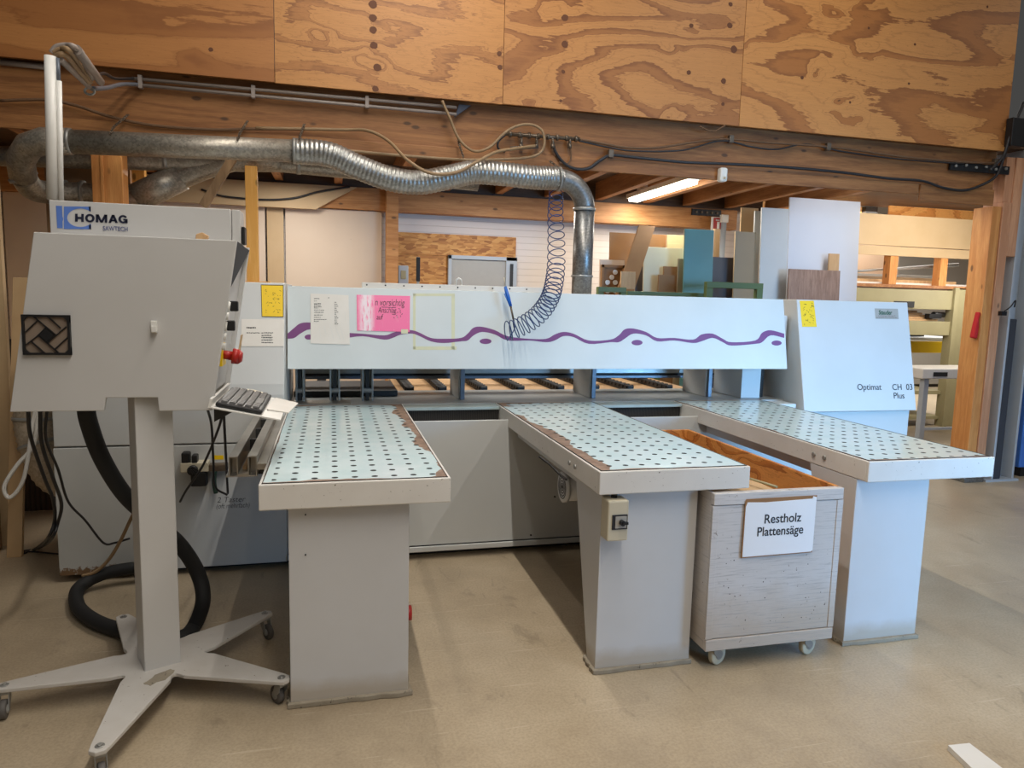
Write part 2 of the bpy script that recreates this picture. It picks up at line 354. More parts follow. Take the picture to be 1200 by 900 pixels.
class MB:
    def __init__(s): s.v = []; s.f = []; s.mi = []; s.sm = []
    def add(s, vs, fs, mi=0, smooth=False):
        b = len(s.v); s.v += [Vector(q) for q in vs]
        for f in fs: s.f.append([b+i for i in f]); s.mi.append(mi); s.sm.append(smooth)
        return s
    def box(s, x0, x1, y0, y1, z0, z1, mi=0, m=None):
        vs = [Vector((x, y, z)) for z in (z0, z1) for y in (y0, y1) for x in (x0, x1)]
        if m is not None: vs = [m @ q for q in vs]
        return s.add(vs, [(0, 2, 3, 1), (4, 5, 7, 6), (0, 1, 5, 4), (2, 6, 7, 3), (0, 4, 6, 2), (1, 3, 7, 5)], mi)
    def prism(s, poly, axis, a, b, mi=0, m=None):
        """poly in the two other axes (order x,y,z without axis), extruded a..b"""
        def mk(p, t):
            q = {0: (t, p[0], p[1]), 1: (p[0], t, p[1]), 2: (p[0], p[1], t)}[axis]
            q = Vector(q); return m @ q if m is not None else q
        n = len(poly); area = sum(poly[i][0]*poly[(i+1) % n][1]-poly[(i+1) % n][0]*poly[i][1] for i in range(n))
        if (area > 0) == (axis == 1): poly = poly[::-1]
        vs = [mk(p, a) for p in poly] + [mk(p, b) for p in poly]
        fs = [tuple(range(n-1, -1, -1)), tuple(range(n, 2*n))] + [(i, (i+1) % n, n+(i+1) % n, n+i) for i in range(n)]
        return s.add(vs, fs, mi)
    def tube(s, pts, r, seg=10, mi=0, closed=False, caps=True, rr=None):
        pts = [Vector(p) for p in pts]; n = len(pts); vs = []; a = None
        for i, p in enumerate(pts):
            if closed: d = pts[(i+1) % n] - pts[i-1]
            else: d = pts[min(i+1, n-1)] - pts[max(i-1, 0)]
            k_ = 1
            while d.length < 1e-6 and k_ < n:
                k_ += 1; d = pts[min(i+k_, n-1)] - pts[max(i-k_, 0)]
            if not closed and i+1 < n and (pts[i+1]-p).length < 1e-6 and i > 0: d = p - pts[i-1]
            if d.length < 1e-9: d = Vector((0, 0, 1))
            d.normalize()
            if a is None: a, _ = basis(d)
            a = (a - d*a.dot(d))
            if a.length < 1e-6: a, _ = basis(d)
            a.normalize(); b2 = d.cross(a)
            rad = rr[i] if rr else r
            for k in range(seg):
                t = 2*PI*k/seg; vs.append(p + (a*math.cos(t)+b2*math.sin(t))*rad)
        fs = []
        for i in range(n if closed else n-1):
            j = (i+1) % n
            for k in range(seg):
                k2 = (k+1) % seg; fs.append((i*seg+k, i*seg+k2, j*seg+k2, j*seg+k))
        s.add(vs, fs, mi, True)
        if caps and not closed:
            b = len(s.v)-len(vs)
            s.f.append([b+k for k in range(seg-1, -1, -1)]); s.mi.append(mi); s.sm.append(False)
            s.f.append([b+(n-1)*seg+k for k in range(seg)]); s.mi.append(mi); s.sm.append(False)
        return s
    def cyl(s, p0, p1, r, seg=20, mi=0, r1=None):
        return s.tube([p0, p1], r, seg, mi, rr=[r, r if r1 is None else r1])
    def ring(s, c, axis, r, w, h, seg=24, mi=0):
        """flat collar round an axis"""
        axis = Vector(axis).normalized(); c = Vector(c)
        return s.tube([c-axis*w/2, c-axis*w/2, c+axis*w/2, c+axis*w/2], r, seg, mi, rr=[r*.8, r+h, r+h, r*.8])
    def build(s, name, mats, parent=None, bevel=0, recalc=True):
        if not isinstance(mats, (list, tuple)): mats = [mats]
        me = bpy.data.meshes.new(name)
        off = Vector((0, 0, 0))
        if parent is not None:
            q = parent
            while q is not None: off += q.location; q = q.parent
        else:
            lo = Vector([min(v[i] for v in s.v) for i in range(3)]); hi = Vector([max(v[i] for v in s.v) for i in range(3)])
            off = Vector(((lo.x+hi.x)/2, (lo.y+hi.y)/2, lo.z))
        me.from_pydata([v-off for v in s.v], [], s.f)
        for m in mats: me.materials.append(m)
        for p, mi, sm in zip(me.polygons, s.mi, s.sm): p.material_index = mi; p.use_smooth = sm
        me.validate(); me.update()
        if recalc:
            bm = bmesh.new(); bm.from_mesh(me); bmesh.ops.recalc_face_normals(bm, faces=bm.faces); bm.to_mesh(me); bm.free()
        o = bpy.data.objects.new(name, me); COL.objects.link(o)
        if parent is not None: o.parent = parent
        else: o.location = off
        if bevel:
            b = o.modifiers.new('bevel', 'BEVEL'); b.width = bevel; b.segments = 2; b.limit_method = 'ANGLE'; b.angle_limit = .6
            b.harden_normals = False
        return o

def tag(o, label=None, cat=None, group=None, kind=None):
    if label: o['label'] = label
    if cat: o['category'] = cat
    if group: o['group'] = group
    if kind: o['kind'] = kind
    return o
def thing(name, loc, label, cat, group=None):
    o = bpy.data.objects.new(name, None); COL.objects.link(o); o.location = loc; o.empty_display_size = .1
    return tag(o, label, cat, group)
def kids(o): return [c for c in bpy.data.objects if c.parent == o]
def copy_tree(o, parent=None):
    c = o.copy(); COL.objects.link(c); c.parent = parent
    for ch in kids(o): copy_tree(ch, c)
    return c
def smooth_path(pts, n=8):
    """Catmull-Rom through the points"""
    pts = [Vector(p) for p in pts]; P = [pts[0]*2-pts[1]] + pts + [pts[-1]*2-pts[-2]]; out = []
    for i in range(1, len(P)-2):
        for k in range(n):
            t = k/n; a, b, c, d = P[i-1:i+3]
            out.append(.5*((2*b)+(c-a)*t+(2*a-5*b+4*c-d)*t*t+(3*b-a-3*c+d)*t**3))
    out.append(pts[-1]); return out
def pxpath(pts, Y, n=8):
    """pixel polyline on a plane of depth Y; a third number in a point is its own depth"""
    return smooth_path([at(p[0], p[1], Y=(p[2] if len(p) > 2 else Y)) for p in pts], n)
def text(name, s, mat, parent, origin, size, xdir=Vector((1, 0, 0)), ydir=Vector((0, 0, 1)), sx=1.0, bold=0.0, align='LEFT', shear=0):
    cu = bpy.data.curves.new(name+'_font', 'FONT'); cu.body = s; cu.size = size; cu.align_x = align; cu.offset = bold; cu.extrude = .0004; cu.shear = shear
    tmp = bpy.data.objects.new('tmp', cu); COL.objects.link(tmp)
    dg = bpy.context.evaluated_depsgraph_get(); me = bpy.data.meshes.new_from_object(tmp.evaluated_get(dg))
    bpy.data.objects.remove(tmp); bpy.data.curves.remove(cu)
    x = xdir.normalized(); y = ydir.normalized(); z = x.cross(y)
    R = Matrix(((x.x*sx, y.x, z.x), (x.y*sx, y.y, z.y), (x.z*sx, y.z, z.z)))
    off = Vector((0, 0, 0)); q = parent
    while q is not None: off += q.location; q = q.parent
    for v in me.vertices: v.co = R @ v.co + Vector(origin) - off
    me.materials.clear(); me.materials.append(mat)
    o = bpy.data.objects.new(name, me); COL.objects.link(o); o.parent = parent
    return o
def scribbles(mb, x0, x1, z0, z1, y, rows, rng, h=.004, fill=.8, mi=0, cols=None, nrm=Vector((0, -1, 0)), up=Vector((0, 0, 1))):
    """rows of short raised dashes standing for small print"""
    for r in range(rows):
        z = z1 - (z1-z0)*(r+.5)/rows; x = x0; lim = x0+(x1-x0)*rng.uniform(fill*.7, fill)
        while x < lim:
            w = rng.uniform(.006, .018)*(x1-x0)/.15
            mb.box(x, min(x+w, x1), y-.0008, y-.0002, z-h/2, z+h/2, mi); x += w*1.35
# ------------------------------------------------------------------ setting
def struct(mb, name, mats, bevel=0):
    return tag(mb.build(name, mats, None, bevel), kind='structure')
struct(MB().box(-6, 18, -5, 17, -.1, 0), 'floor', M['floor'])
struct(MB().box(-3.4, 5.4, 8.8, 8.95, 0, 3.1), 'wall_back', M['boards'])
struct(MB().box(-3.6, -3.45, 5.9, 8.95, 0, 3.1), 'wall_left', M['tanwall'])
struct(MB().box(5.2, 18, 15.0, 15.15, 0, 6), 'wall_far', paint('far_wall_paint', (206, 200, 192), (190, 182, 172), .7, 0, scale=.7))
struct(MB().box(17.8, 18, -2, 15.1, 0, 6), 'wall_right', M['pinkboard'])
struct(MB().box(-3.6, 9.4, 5.3, 8.95, 3.08, 3.14), 'ceiling', M['deck'])
struct(MB().box(-3.4, 5.6, 8.60, 8.66, 2.851, 3.079), 'trim_shade_filler', M['deck'])  # added dark board; its colour stands for shade above the rear beam
# timber frame
bt = MB().box(-3.6, 5.78, 5.30, 5.46, 2.66, 3.07).box(-3.6, 4.95, 5.275, 5.30, 2.61, 2.70).box(4.98, 5.78, 5.28, 5.30, 2.56, 2.70)
tag(bt.build('timber_beam', M['beam'], None, .004), 'long brown glulam beam below the plywood cladding, carrying hoses', 'beam')
tag(MB().box(-3.4, 5.2, 8.55, 8.72, 2.60, 2.85).build('timber_beam', M['beamback'], None, .004), 'rear wooden beam above the grey door and stored boards', 'beam')
for i, x in enumerate((-2.5, -1.9, -1.25, -.6, .04, .68, 1.28, 1.92, 2.54, 3.2, 3.84, 4.4, 5.0, 5.6)):
    o = MB().box(x, x+.09, 5.46, 8.55, 2.87, 3.08).build('ceiling_joist', M['joist'], None, .003)
    tag(o, 'wooden ceiling joist running back between the two beams', 'joist', 'ceiling joists under the mezzanine')
# plywood cladding (four sheets)
seams = [-2.8, -.357, 1.209, 3.128, 5.765]
plab = ['leftmost plain orange plywood sheet above the console, few knots',
        'plywood sheet above the flexible duct, with a column of dark knots left of centre',
        'middle plywood sheet above the hose manifold, with knots at both sides',
        'rightmost large plywood sheet with broad flame grain, ending at the post']
pcol = [((188, 128, 70), (162, 104, 52), (140, 86, 40)), ((200, 142, 80), (178, 120, 64), (132, 82, 40)),
        ((200, 142, 82), (164, 108, 58), (128, 78, 40)), ((210, 150, 86), (172, 112, 58), (138, 86, 44))]
pfreq = [4.0, 13.0, 8.0, 6.5]; psx = [.25, .42, .5, .42]
knots = [[(247, 58, 4), (735, 250, 0)], [(437, 5, 8), (437, 21, 7), (437, 35, 7), (438, 53, 7), (442, 79, 8), (440, 104, 6), (585, 63, 5), (586, 79, 5)],
         [(662, 21, 7), (662, 52, 7), (660, 84, 4), (657, 118, 3), (810, 30, 5), (807, 85, 5), (856, 5, 5), (855, 30, 6), (860, 58, 8), (848, 95, 6), (847, 122, 4)],
         [(1018, 33, 3), (940, 91, 4), (996, 120, 3), (1072, 52, 3), (1065, 98, 3), (1157, 8, 3)]]
for i in range(4):
    x0, x1 = seams[i]+.002, seams[i+1]-.002
    mb = MB().box(x0, x1, 5.20, 5.222, 3.02+(.0 if i != 1 else -.004), 4.6, 0)
    mb.box(x0, x1, 5.222, 5.29, 3.03, 3.09, 1)
    for kx, ky, kr in knots[i]:
        if kr < 1: continue
        c = at(kx, ky, Y=5.20); r = kr*5.2/832*.62
        n = 12; vs = [(c.x+r*math.cos(2*PI*k/n)*random.uniform(.85, 1.1), 5.1985, c.z+r*.9*math.sin(2*PI*k/n)*random.uniform(.85, 1.1)) for k in range(n)]
        mb.add(vs, [tuple(range(n))], 2)
    o = mb.build('plywood_sheet', [plywood('plywood_face_%d' % i, *pcol[i], seed=3+i*2.7, freq=pfreq[i], sx=psx[i]), M['ply_edge'], flat('dark_knot_%d' % i, (104, 62, 36), .7)], None, 0, recalc=False)
    tag(o, plab[i], 'plywood sheet')
# posts
o = MB().box(-1.513, -1.33, 5.30, 5.44, 0, 2.605).box(-1.46, -1.44, 5.292, 5.30, 0, 2.605).build('timber_post', M['post'], None, .004)
tag(o, 'left timber post behind the console and under the ducts', 'post')
p = thing('timber_post', (5.9, 5.4, 0), 'tall orange timber post at right end of the beam', 'post')
MB().box(5.8, 5.9, 5.30, 5.5, .12, 2.56).build('post_core', M['post'], p, .004)
MB().box(5.905, 6.0, 5.29, 5.5, .12, 2.6).box(6.0, 6.1, 5.29, 5.45, 2.12, 3.0).box(5.905, 6.0, 5.30, 5.5, 2.6, 3.0).build('post_cladding', M['post_pink'], p, .004)
MB().box(5.79, 6.01, 5.29, 5.51, 0, .13).build('steel_shoe', M['galv'], p, .003)
tag(MB().box(.617, .755, 8.40, 8.55, 0, 2.86).build('timber_post', M['beamback'], None, .004), 'rear timber post between pink wall sheet and strand board', 'post')
o = MB().box(-.58, -.50, 5.41, 5.47, 1.70, 2.50).box(-.59, -.42, 5.405, 5.47, 0, 1.70).build('timber_stud', M['stud'], None, .003)
tag(o, 'bright yellow upright stud behind console, on a small block', 'stud')
a, b = at(281, 172, Y=5.35), at(238, 242, Y=5.35)
d = (b-a).normalized(); s_ = Vector((d.z, 0, -d.x))*.028
mb = MB(); mb.prism([((a+s_).x, (a+s_).z), ((b+s_).x, (b+s_).z), ((b-s_).x, (b-s_).z), ((a-s_).x, (a-s_).z)], 1, 5.33, 5.37)
tag(mb.build('diagonal_brace', M['brace'], None, .002), 'greyish diagonal wooden brace below the long duct', 'brace')
# steel column + foam
c = thing('steel_column', (6.25, 5.45, 0), 'grey steel column right of the orange timber post', 'column')
MB().box(6.11, 6.135, 5.3, 5.6, .02, 3.3).box(6.355, 6.38, 5.3, 5.6, .02, 3.3).box(6.135, 6.355, 5.44, 5.46, .02, 3.3).build('web', M['column'], c, .003)
o = MB().box(6.03, 6.42, 5.28, 5.62, 0, .02).build('base_plate', M['column'], c); 
o = MB().box(6.14, 6.22, 5.30, 5.43, .021, 1.55).build('foam_padding', M['foam'], None, .01)
tag(o, 'dark foam strip standing in the channel of steel column', 'padding')
mb = MB(); mb.tube(smooth_path([(6.02, 5.27, 1.62), (6.05, 5.24, 1.66), (6.10, 5.24, 1.72), (6.12, 5.26, 1.66)]), .006, 6); mb.box(5.97, 6.03, 5.25, 5.285, 1.58, 1.62)
tag(mb.build('cable_clip', M['black'], None), 'small black cable clip on post beside steel column', 'clip')
o = MB().prism([(5.745, 1.37), (5.79, 1.36), (5.80, 1.46), (5.79, 1.53), (5.802, 1.60), (5.785, 1.61), (5.765, 1.50)], 1, 5.31, 5.36).build('red_cloth', M['cloth_red'], None, .01)
tag(o, 'red rag hanging on left edge of the timber post', 'rag')
# cable conduits on column
for k, (x, mt, nm) in enumerate(((6.40, M['column'], 'grey'), (6.46, M['red'], 'red'))):
    mb = MB().tube(smooth_path([(x, 5.32, 3.2), (x+.01, 5.32, 2.4), (x-.01, 5.32, 1.8), (x-.01, 5.32, 1.35)]), .013, 8)
    tag(mb.build('hanging_cable', mt, None), nm + ' cable hanging beside the steel column at right edge', 'cable')
mb = MB().tube(smooth_path([(6.38, 5.3, 3.1), (6.36, 5.3, 2.2), (6.36, 5.3, 1.5), (6.42, 5.3, 1.05), (6.47, 5.3, 1.5), (6.5, 5.3, 2.4)]), .014, 8)
tag(mb.build('hanging_hose', M['galv'], None), 'pale looped hose hanging between steel column and blue cabinet', 'hose')
b = thing('blue_cabinet', (6.95, 5.7, 0), 'blue machine cabinet cut off by right edge of picture', 'machine')
MB().box(6.53, 7.4, 5.38, 6.1, .1, 2.0).build('housing', M['blue'], b, .01)
MB().box(6.60, 7.3, 5.42, 6.0, 0, .1).build('plinth', M['black'], b)
MB().box(6.56, 6.9, 5.375, 5.385, .45, 1.7).build('door', M['blue'], b, .004)

# ------------------------------------------------------------------ back wall furniture
sh = [((-3.3, -.72), (0, 2.595), M['pinkboard'], 'pale wall sheet behind the console top'),
      ((-.70, -.52), (0, 2.595), M['tanwall'], 'narrow tan wall strip left of the large pink sheet'),
      ((-.50, .58), (0, 2.595), M['pinkboard'], 'large pinkish wall sheet left of the rear post')]
for (xx, zz, mt, lb) in sh:
    tag(MB().box(xx[0], xx[1], 8.62, 8.65, zz[0], zz[1]).build('wall_sheet', mt, None, .002), lb, 'sheet')
qa, qb = at(418, 222, Y=8.5), at(370, 242, Y=8.5)
tag(MB().prism([(-1.9, 2.57), (qb.x, 2.57), (qa.x, 2.84), (-1.9, 2.84)], 1, 8.50, 8.545).build('fascia_board', M['tanwall'], None, .002), 'tan board with slanted end nailed over the rear beam at left', 'board')
tag(MB().tube(pxpath([(236, 222), (262, 230), (310, 234), (345, 232), (372, 225), (410, 219)], 8.48), .012, 6).build('wall_cable', M['cable'], None), 'grey cable sagging in front of the slanted tan board', 'cable')
mb = MB().box(.773, 2.235, 8.70, 8.79, 2.12, 2.38).box(.773, 1.39, 8.70, 8.79, 0, 2.118)
tag(mb.build('strand_board', M['osb'], None, .002), 'orange strand board panel around the grey door', 'board')
d = thing('door_1', (1.8, 8.72, 0), None, None); d['kind'] = 'structure'
MB().box(1.42, 2.10, 8.66, 8.70, 0, 2.08).build('door_leaf', M['doorgrey'], d, .003)
MB().box(1.38, 1.42, 8.64, 8.71, 0, 2.13).box(2.10, 2.24, 8.64, 8.71, 0, 2.13).box(1.38, 2.24, 8.64, 8.71, 2.085, 2.13).build('door_frame', M['column'], d, .003)
MB().box(2.15, 2.19, 8.63, 8.645, .2, 2.05).build('door_reveal', M['dark'], d)
# things standing behind the guard
t = thing('wall_switch_box', at(473, 325, Y=8.6), 'small grey switch box on strand board left of door', 'switch box')
c0 = at(473, 313, Y=8.6)
MB().box(c0.x-.06, c0.x+.06, 8.62, 8.70, c0.z-.2, c0.z+.02).build('box', M['column'], t, .01); MB().box(c0.x-.03, c0.x+.03, 8.61, 8.62, c0.z-.14, c0.z-.04).build('lid', M['olive'], t, .003)
t = thing('scale_column', (.58, 4.9, 1.64), 'black upright handle standing behind the saw guard', 'handle')
c0 = at(490, 316, Y=4.9)
MB().box(c0.x-.013, c0.x+.013, 4.89, 4.91, c0.z-.08, c0.z+.085).build('grip', M['black'], t, .004)
MB().box(c0.x-.008, c0.x+.008, 4.89, 4.91, 1.6, c0.z-.08).build('stem', M['steel'], t)

def sheet(px0, px1, py_top, Y, mat, label, th=.02, zb=0.0, lean=0.0, name='stored_board', topshift=0.0):
    """board stood on the floor; lean tilts it back, its top edge is read off the photograph"""
    a = at(px0, py_top, Y=Y); b = at(px1, py_top, Y=Y); zt = a.z
    mb = MB(); vs = []
    for y, z, sx in ((Y-lean, zb, 0), (Y, zt, topshift)):
        for yy in (0, th):
            for x in (a.x, b.x): vs.append((x+sx, y+yy, z))
    mb.add(vs, [(0, 1, 5, 4), (2, 6, 7, 3), (0, 4, 6, 2), (1, 3, 7, 5), (4, 5, 7, 6), (0, 2, 3, 1)])
    return tag(mb.build(name, mat, None, .0015), label, 'board')
sheet(926, 1009, 231, 7.0, M['whiteboard'], 'tallest white board behind the right housing', lean=.15)
sheet(893, 925, 243, 6.95, M['greyboard'], 'narrow white board left of the tallest white board', lean=.14)
sheet(885, 892, 247, 7.08, M['greyboard'], 'thin grey board edge beside the narrow white board', lean=.1)
sheet(925, 985, 315, 6.75, M['wenge'], 'brown wood-grain board leaning on the tallest white board', lean=.1)
sheet(972, 984, 297, 6.84, M['beech'], 'light wood strip standing behind the wood-grain board', lean=.1)
sheet(803, 837, 268, 6.95, M['teal'], 'teal board standing in the green rack', lean=.1)
sheet(835, 861, 301, 7.1, M['anthracite'], 'dark anthracite board right of the teal board', lean=.1)
sheet(862, 886, 271, 7.0, M['taupe'], 'taupe board right of the dark board', lean=.1)
sheet(869, 889, 243, 7.3, M['chip'], 'tan board showing above the taupe board', lean=.1)
sheet(837, 844, 268, 7.35, M['beech'], 'light wood strip right of the teal board', lean=.1)
sheet(715, 781, 272, 7.5, M['mdf'], 'wide brown board behind the leaning brown plank', lean=.1)
sheet(782, 803, 275, 7.4, M['maple'], 'bright yellow board top behind the ivory board', lean=.1)
sheet(755, 803, 289, 7.2, M['ivory'], 'ivory board left of the teal board', lean=.1)
sheet(795, 803, 303, 7.02, M['taupe'], 'narrow taupe strip against the teal board', lean=.05)
sheet(778, 794, 312, 7.12, M['mdf'], 'small brown board in front of ivory board, taller one', lean=.05)
sheet(772, 794, 322, 7.06, M['mdf'], 'small brown board in front of ivory board, shorter one', lean=.05)
sheet(728, 745, 318, 7.0, M['beech'], 'light brown board below the leaning plank', lean=.05)
sheet(744, 754, 312, 7.3, M['anthracite'], 'dark narrow board behind the leaning plank', lean=.05)
sheet(703, 732, 304, 7.35, M['pinkboard'], 'pale board behind the board with round holes', lean=.1)
# leaning plank
a, b, c_, e = at(749, 264, Y=7.2), at(768, 265, Y=7.2), at(752, 318, Y=7.05), at(731, 318, Y=7.05)
dl = Vector(((e-a).x, (e-a).y, (e-a).z)); k = -a.z/dl.z
mb = MB(); ft = a+dl*k; 
vs = [a, b, b+dl*k, ft]; vs2 = [v+Vector((0, .02, 0)) for v in vs]
mb.add(vs+vs2, [(0, 1, 2, 3), (4, 7, 6, 5), (0, 4, 5, 1), (1, 5, 6, 2), (2, 6, 7, 3), (3, 7, 4, 0)])
tag(mb.build('leaning_plank', M['mdf'], None), 'brown plank leaning slanted in front of the wide brown board', 'plank')
# board with holes
t = thing('holed_board', (2.85, 7.2, 0), 'brown board with round white discs left of the leaning plank', 'board')
a, b = at(705, 310, Y=7.2), at(732, 310, Y=7.2)
MB().box(a.x, b.x, 7.2, 7.22, 0, a.z).build('panel', M['mdf'], t, .002)
mb = MB()
for px, py in ((721, 319), (717, 325), (712, 331), (721, 331), (712, 341), (721, 341)):
    q = at(px, py, Y=7.19); mb.cyl((q.x, 7.185, q.z), (q.x, 7.2, q.z), .026, 14)
mb.build('discs', M['white'], t)
MB().box(a.x, b.x, 7.185, 7.2, a.z-.03, a.z).box(a.x, a.x+.03, 7.185, 7.2, 0, a.z).box(b.x-.03, b.x, 7.185, 7.2, 0, a.z).build('rim', M['mdf'], t, .002)
# green racks
def rack(px0, px1, pyt, Y, lb, dz=.05, w=.05, extra=()):
    a, b = at(px0, pyt, Y=Y), at(px1, pyt, Y=Y); t = thing('green_rack', ((a.x+b.x)/2, Y, 0), lb, 'rack')
    MB().box(a.x, b.x, Y-.03, Y+.03, a.z-dz, a.z).build('top_rail', M['green'], t, .003)
    for x in (a.x, b.x-w) + tuple(extra): MB().box(x, x+w, Y-.03, Y+.03, 0, a.z-dz).build('upright', M['green'], t, .003)
    MB().box(a.x+w, b.x-w, Y-.03, Y+.03, .1, .15).build('base_rail', M['green'], t, .003)
rack(700, 733, 336, 6.6, 'small green rack frame beside the holed board', w=.06)
rack(734, 826, 341, 6.72, 'low long green rack in front of ivory and teal boards', .04, .04, (3.25,))
rack(827, 893, 330, 6.5, 'taller green rack frame in front of the dark board', .06, .07)
# sign, junction box, bracket
t = thing('extinguisher_sign', at(840, 262, Y=8.4), 'red and white fire extinguisher sign by rear beam end', 'sign')
a, b = at(834, 254, Y=8.45), at(846, 271, Y=8.45)
MB().box(a.x, b.x, 8.45, 8.46, b.z, a.z).build('plate', M['white'], t)
MB().box(a.x+.03, b.x-.01, 8.445, 8.45, b.z+.02, a.z-.01).build('red_field', M['red'], t)
m_ = (a+b)/2
MB().box(m_.x+.0, m_.x+.035, 8.44, 8.445, m_.z-.06, m_.z+.03).box(m_.x-.02, m_.x+.03, 8.44, 8.445, m_.z+.04, m_.z+.055).build('pictogram', M['white'], t)
q = at(850, 256, Y=8.4)
t = thing('junction_box', q, 'white junction box beside the extinguisher sign', 'junction box')
MB().box(q.x-.05, q.x+.05, 8.40, 8.46, q.z-.05, q.z+.05).build('box', M['white'], t, .008)
MB().tube([(q.x, 8.43, q.z-.05), (q.x, 8.43, 0.0)], .035, 10).build('pipe', M['column'], t)
a, b = at(811, 248, Y=8.53), at(845, 252, Y=8.53)
mb = MB().box(a.x, b.x, 8.53, 8.55, b.z-.02, b.z+.06); 
for k in range(5): mb.cyl((a.x+.06+k*(b.x-a.x-.12)/4, 8.515, b.z+.02), (a.x+.06+k*(b.x-a.x-.12)/4, 8.53, b.z+.02), .014, 8, 1)
tag(mb.build('beam_bracket', [M['black'], M['brass']], None), 'black bolted bracket on right end of the rear beam', 'bracket')
# fluorescent lamp under mezzanine
t = thing('fluorescent_lamp', (3.66, 7.65, 2.84), 'lit fluorescent lamp between ceiling joists', 'lamp')
MB().box(3.57, 3.73, 6.85, 8.45, 2.895, 2.95).box(3.6, 3.7, 7.1, 7.2, 2.95, 3.08).box(3.6, 3.7, 8.1, 8.2, 2.95, 3.08).build('housing', M['white'], t, .004)
MB().box(3.585, 3.715, 6.9, 8.4, 2.855, 2.893).build('diffuser', M['tube_on'], t, .01)
# ------------------------------------------------------------------ storage at right
rb = NT; 
t = thing('storage_loft', (7.4, 8.3, 1.9), 'wooden storage shelf with beige fascia above the olive rack', 'shelf')
MB().box(5.9, 8.75, 8.0, 8.03, 2.44, 2.84).box(5.9, 8.75, 7.985, 8.0, 2.31, 2.43).build('fascia', M['tanwall'], t, .003)
MB().box(5.9, 8.75, 8.0, 9.6, 1.90, 1.94).build('shelf_deck', M['joist'], t)
for x in (7.17, 7.98): MB().box(x, x+.12, 8.0, 8.12, 1.94, 2.33).build('upright', M['post'], t, .003)
MB().box(5.9, 8.75, 9.58, 9.62, 1.94, 3.06).build('back_panel', M['pinkboard'], t)
for i in range(7):
    x = 5.95 + .05*i; y = 8.15+.17*i; z = 1.97 + .045*(i % 4)
    mt, lb = ((M['offwhite'], 'white'), (M['beech'], 'light wood'), (M['taupe'], 'taupe'), (M['greyboard'], 'pale grey'))[i % 4]
    o = MB().box(x, 8.6, y, y+.15, 1.94, z).build('long_board', mt, None, .002)
    tag(o, 'long board lying on the storage shelf above the olive rack', 'board', 'long boards on the storage shelf')
for i, (z0, z1) in enumerate(((2.16, 2.18), (2.2, 2.21))):
    mb = MB().tube([(6.4, 8.25, 2.06+.02*i), (8.5, 8.22, 2.26-.03*i)], .014, 8)
    tag(mb.build('metal_rod', M['steel'], None), 'thin metal rod lying slanted on the storage boards', 'rod', 'metal rods on the storage shelf')
pm = plywood('rear_plywood', (240, 178, 104), (222, 152, 80), (190, 118, 56), 12, 9, sx=.7)
a = [4.35, 5.55, 7.35, 9.2]; lb = ['rear upright-grain plywood panel above the tallest white board', 'rear plywood panel with vertical grain, left of dark gap', 'rear plywood panel with knots right of the dark gap']
q0, q1, q2, q3 = at(880, 230, Y=8.7).x, at(1028, 230, Y=8.7).x, at(1042, 230, Y=8.7).x, 9.3
pv = wood('plywood_upright_grain', (244, 196, 124), (214, 150, 76), 2, 1.6, knots=False)
tag(MB().box(q0, q1, 8.98, 9.0, 2.62, 3.07).build('plywood_sheet', pv, None), 'rear panel with upright grain above the tallest white board', 'panel')
tag(MB().box(q2, q3, 8.68, 8.7, 2.80, 3.07).build('plywood_sheet', pm, None), 'rear plywood panel with dark knots above the beige fascia', 'panel')
tag(MB().box(q1, q2, 8.9, 9.0, 2.7, 3.07).build('dark_gap_filler', M['dark'], None), 'dark gap filler between the two rear plywood panels', 'filler')  # plain dark box stands in for the shaded gap between the panels
# olive rack
t = thing('olive_rack', (7.6, 8.4, 0), 'olive green steel rack under the storage shelf', 'rack')
MB().box(6.0, 8.3, 8.0, 8.06, 1.62, 1.88).build('top_beam', M['olive'], t, .005)
MB().box(6.0, 8.3, 8.0, 8.06, 1.27, 1.46).build('middle_beam', M['olive'], t, .005)
MB().box(6.0, 8.3, 8.02, 8.6, 1.44, 1.46).build('shelf', M['olive'], t)
MB().box(6.0, 8.3, 8.04, 8.6, .45, .5).box(6.0, 8.3, 8.04, 8.6, .1, .14).build('low_shelf', M['olive'], t)
MB().box(8.23, 8.30, 7.96, 8.0, 0, 1.92).box(8.23, 8.45, 8.0, 8.1, 0, 1.92).build('upright', M['olive'], t, .004)
MB().box(5.98, 6.1, 8.0, 8.1, 0, 1.92).build('upright', M['olive'], t, .004)
MB().box(7.28, 7.6, 7.985, 8.0, 1.64, 1.72).build('name_plate', M['dark'], t)
for i in range(5):
    o = MB().box(7.2+.05*i, 8.1-.04*i, 8.08+.05*i, 8.24+.05*i, 1.462+.028*i, 1.488+.028*i).build('wood_strip', M['beech'], None, .002)
    tag(o, 'light wood strip stacked on the olive rack', 'wood strip', 'wood strips on the olive rack')
o = MB().cyl((8.0, 8.06, 1.55), (8.2, 8.1, 1.55), .04, 10).box(7.9, 8.1, 8.02, 8.1, 1.5, 1.56).build('angle_grinder', M['black'], None)
tag(o, 'dark hand tool lying right of the wood strips', 'tool')
t = thing('yellow_trimmed_table', (7.9, 8.9, 0), 'workbench with yellow front beam behind the olive rack', 'table')
MB().box(6.4, 9.4, 8.7, 9.6, 1.17, 1.2).build('tabletop', M['greyboard'], t, .004)
MB().box(6.4, 9.4, 8.66, 8.7, .98, 1.15).build('front_beam', M['ochre'], t, .004)
for x in (6.5, 9.2): MB().box(x, x+.1, 8.75, 8.85, 0, 1.17).build('leg', M['dark'], t)
o = MB().box(8.3, 8.9, 9.1, 9.4, 1.203, 1.26).box(8.55, 8.63, 9.2, 9.3, 1.26, 1.42).box(8.35, 8.85, 9.15, 9.35, 1.42, 1.5).build('bench_tool', M['dark'], None, .005)
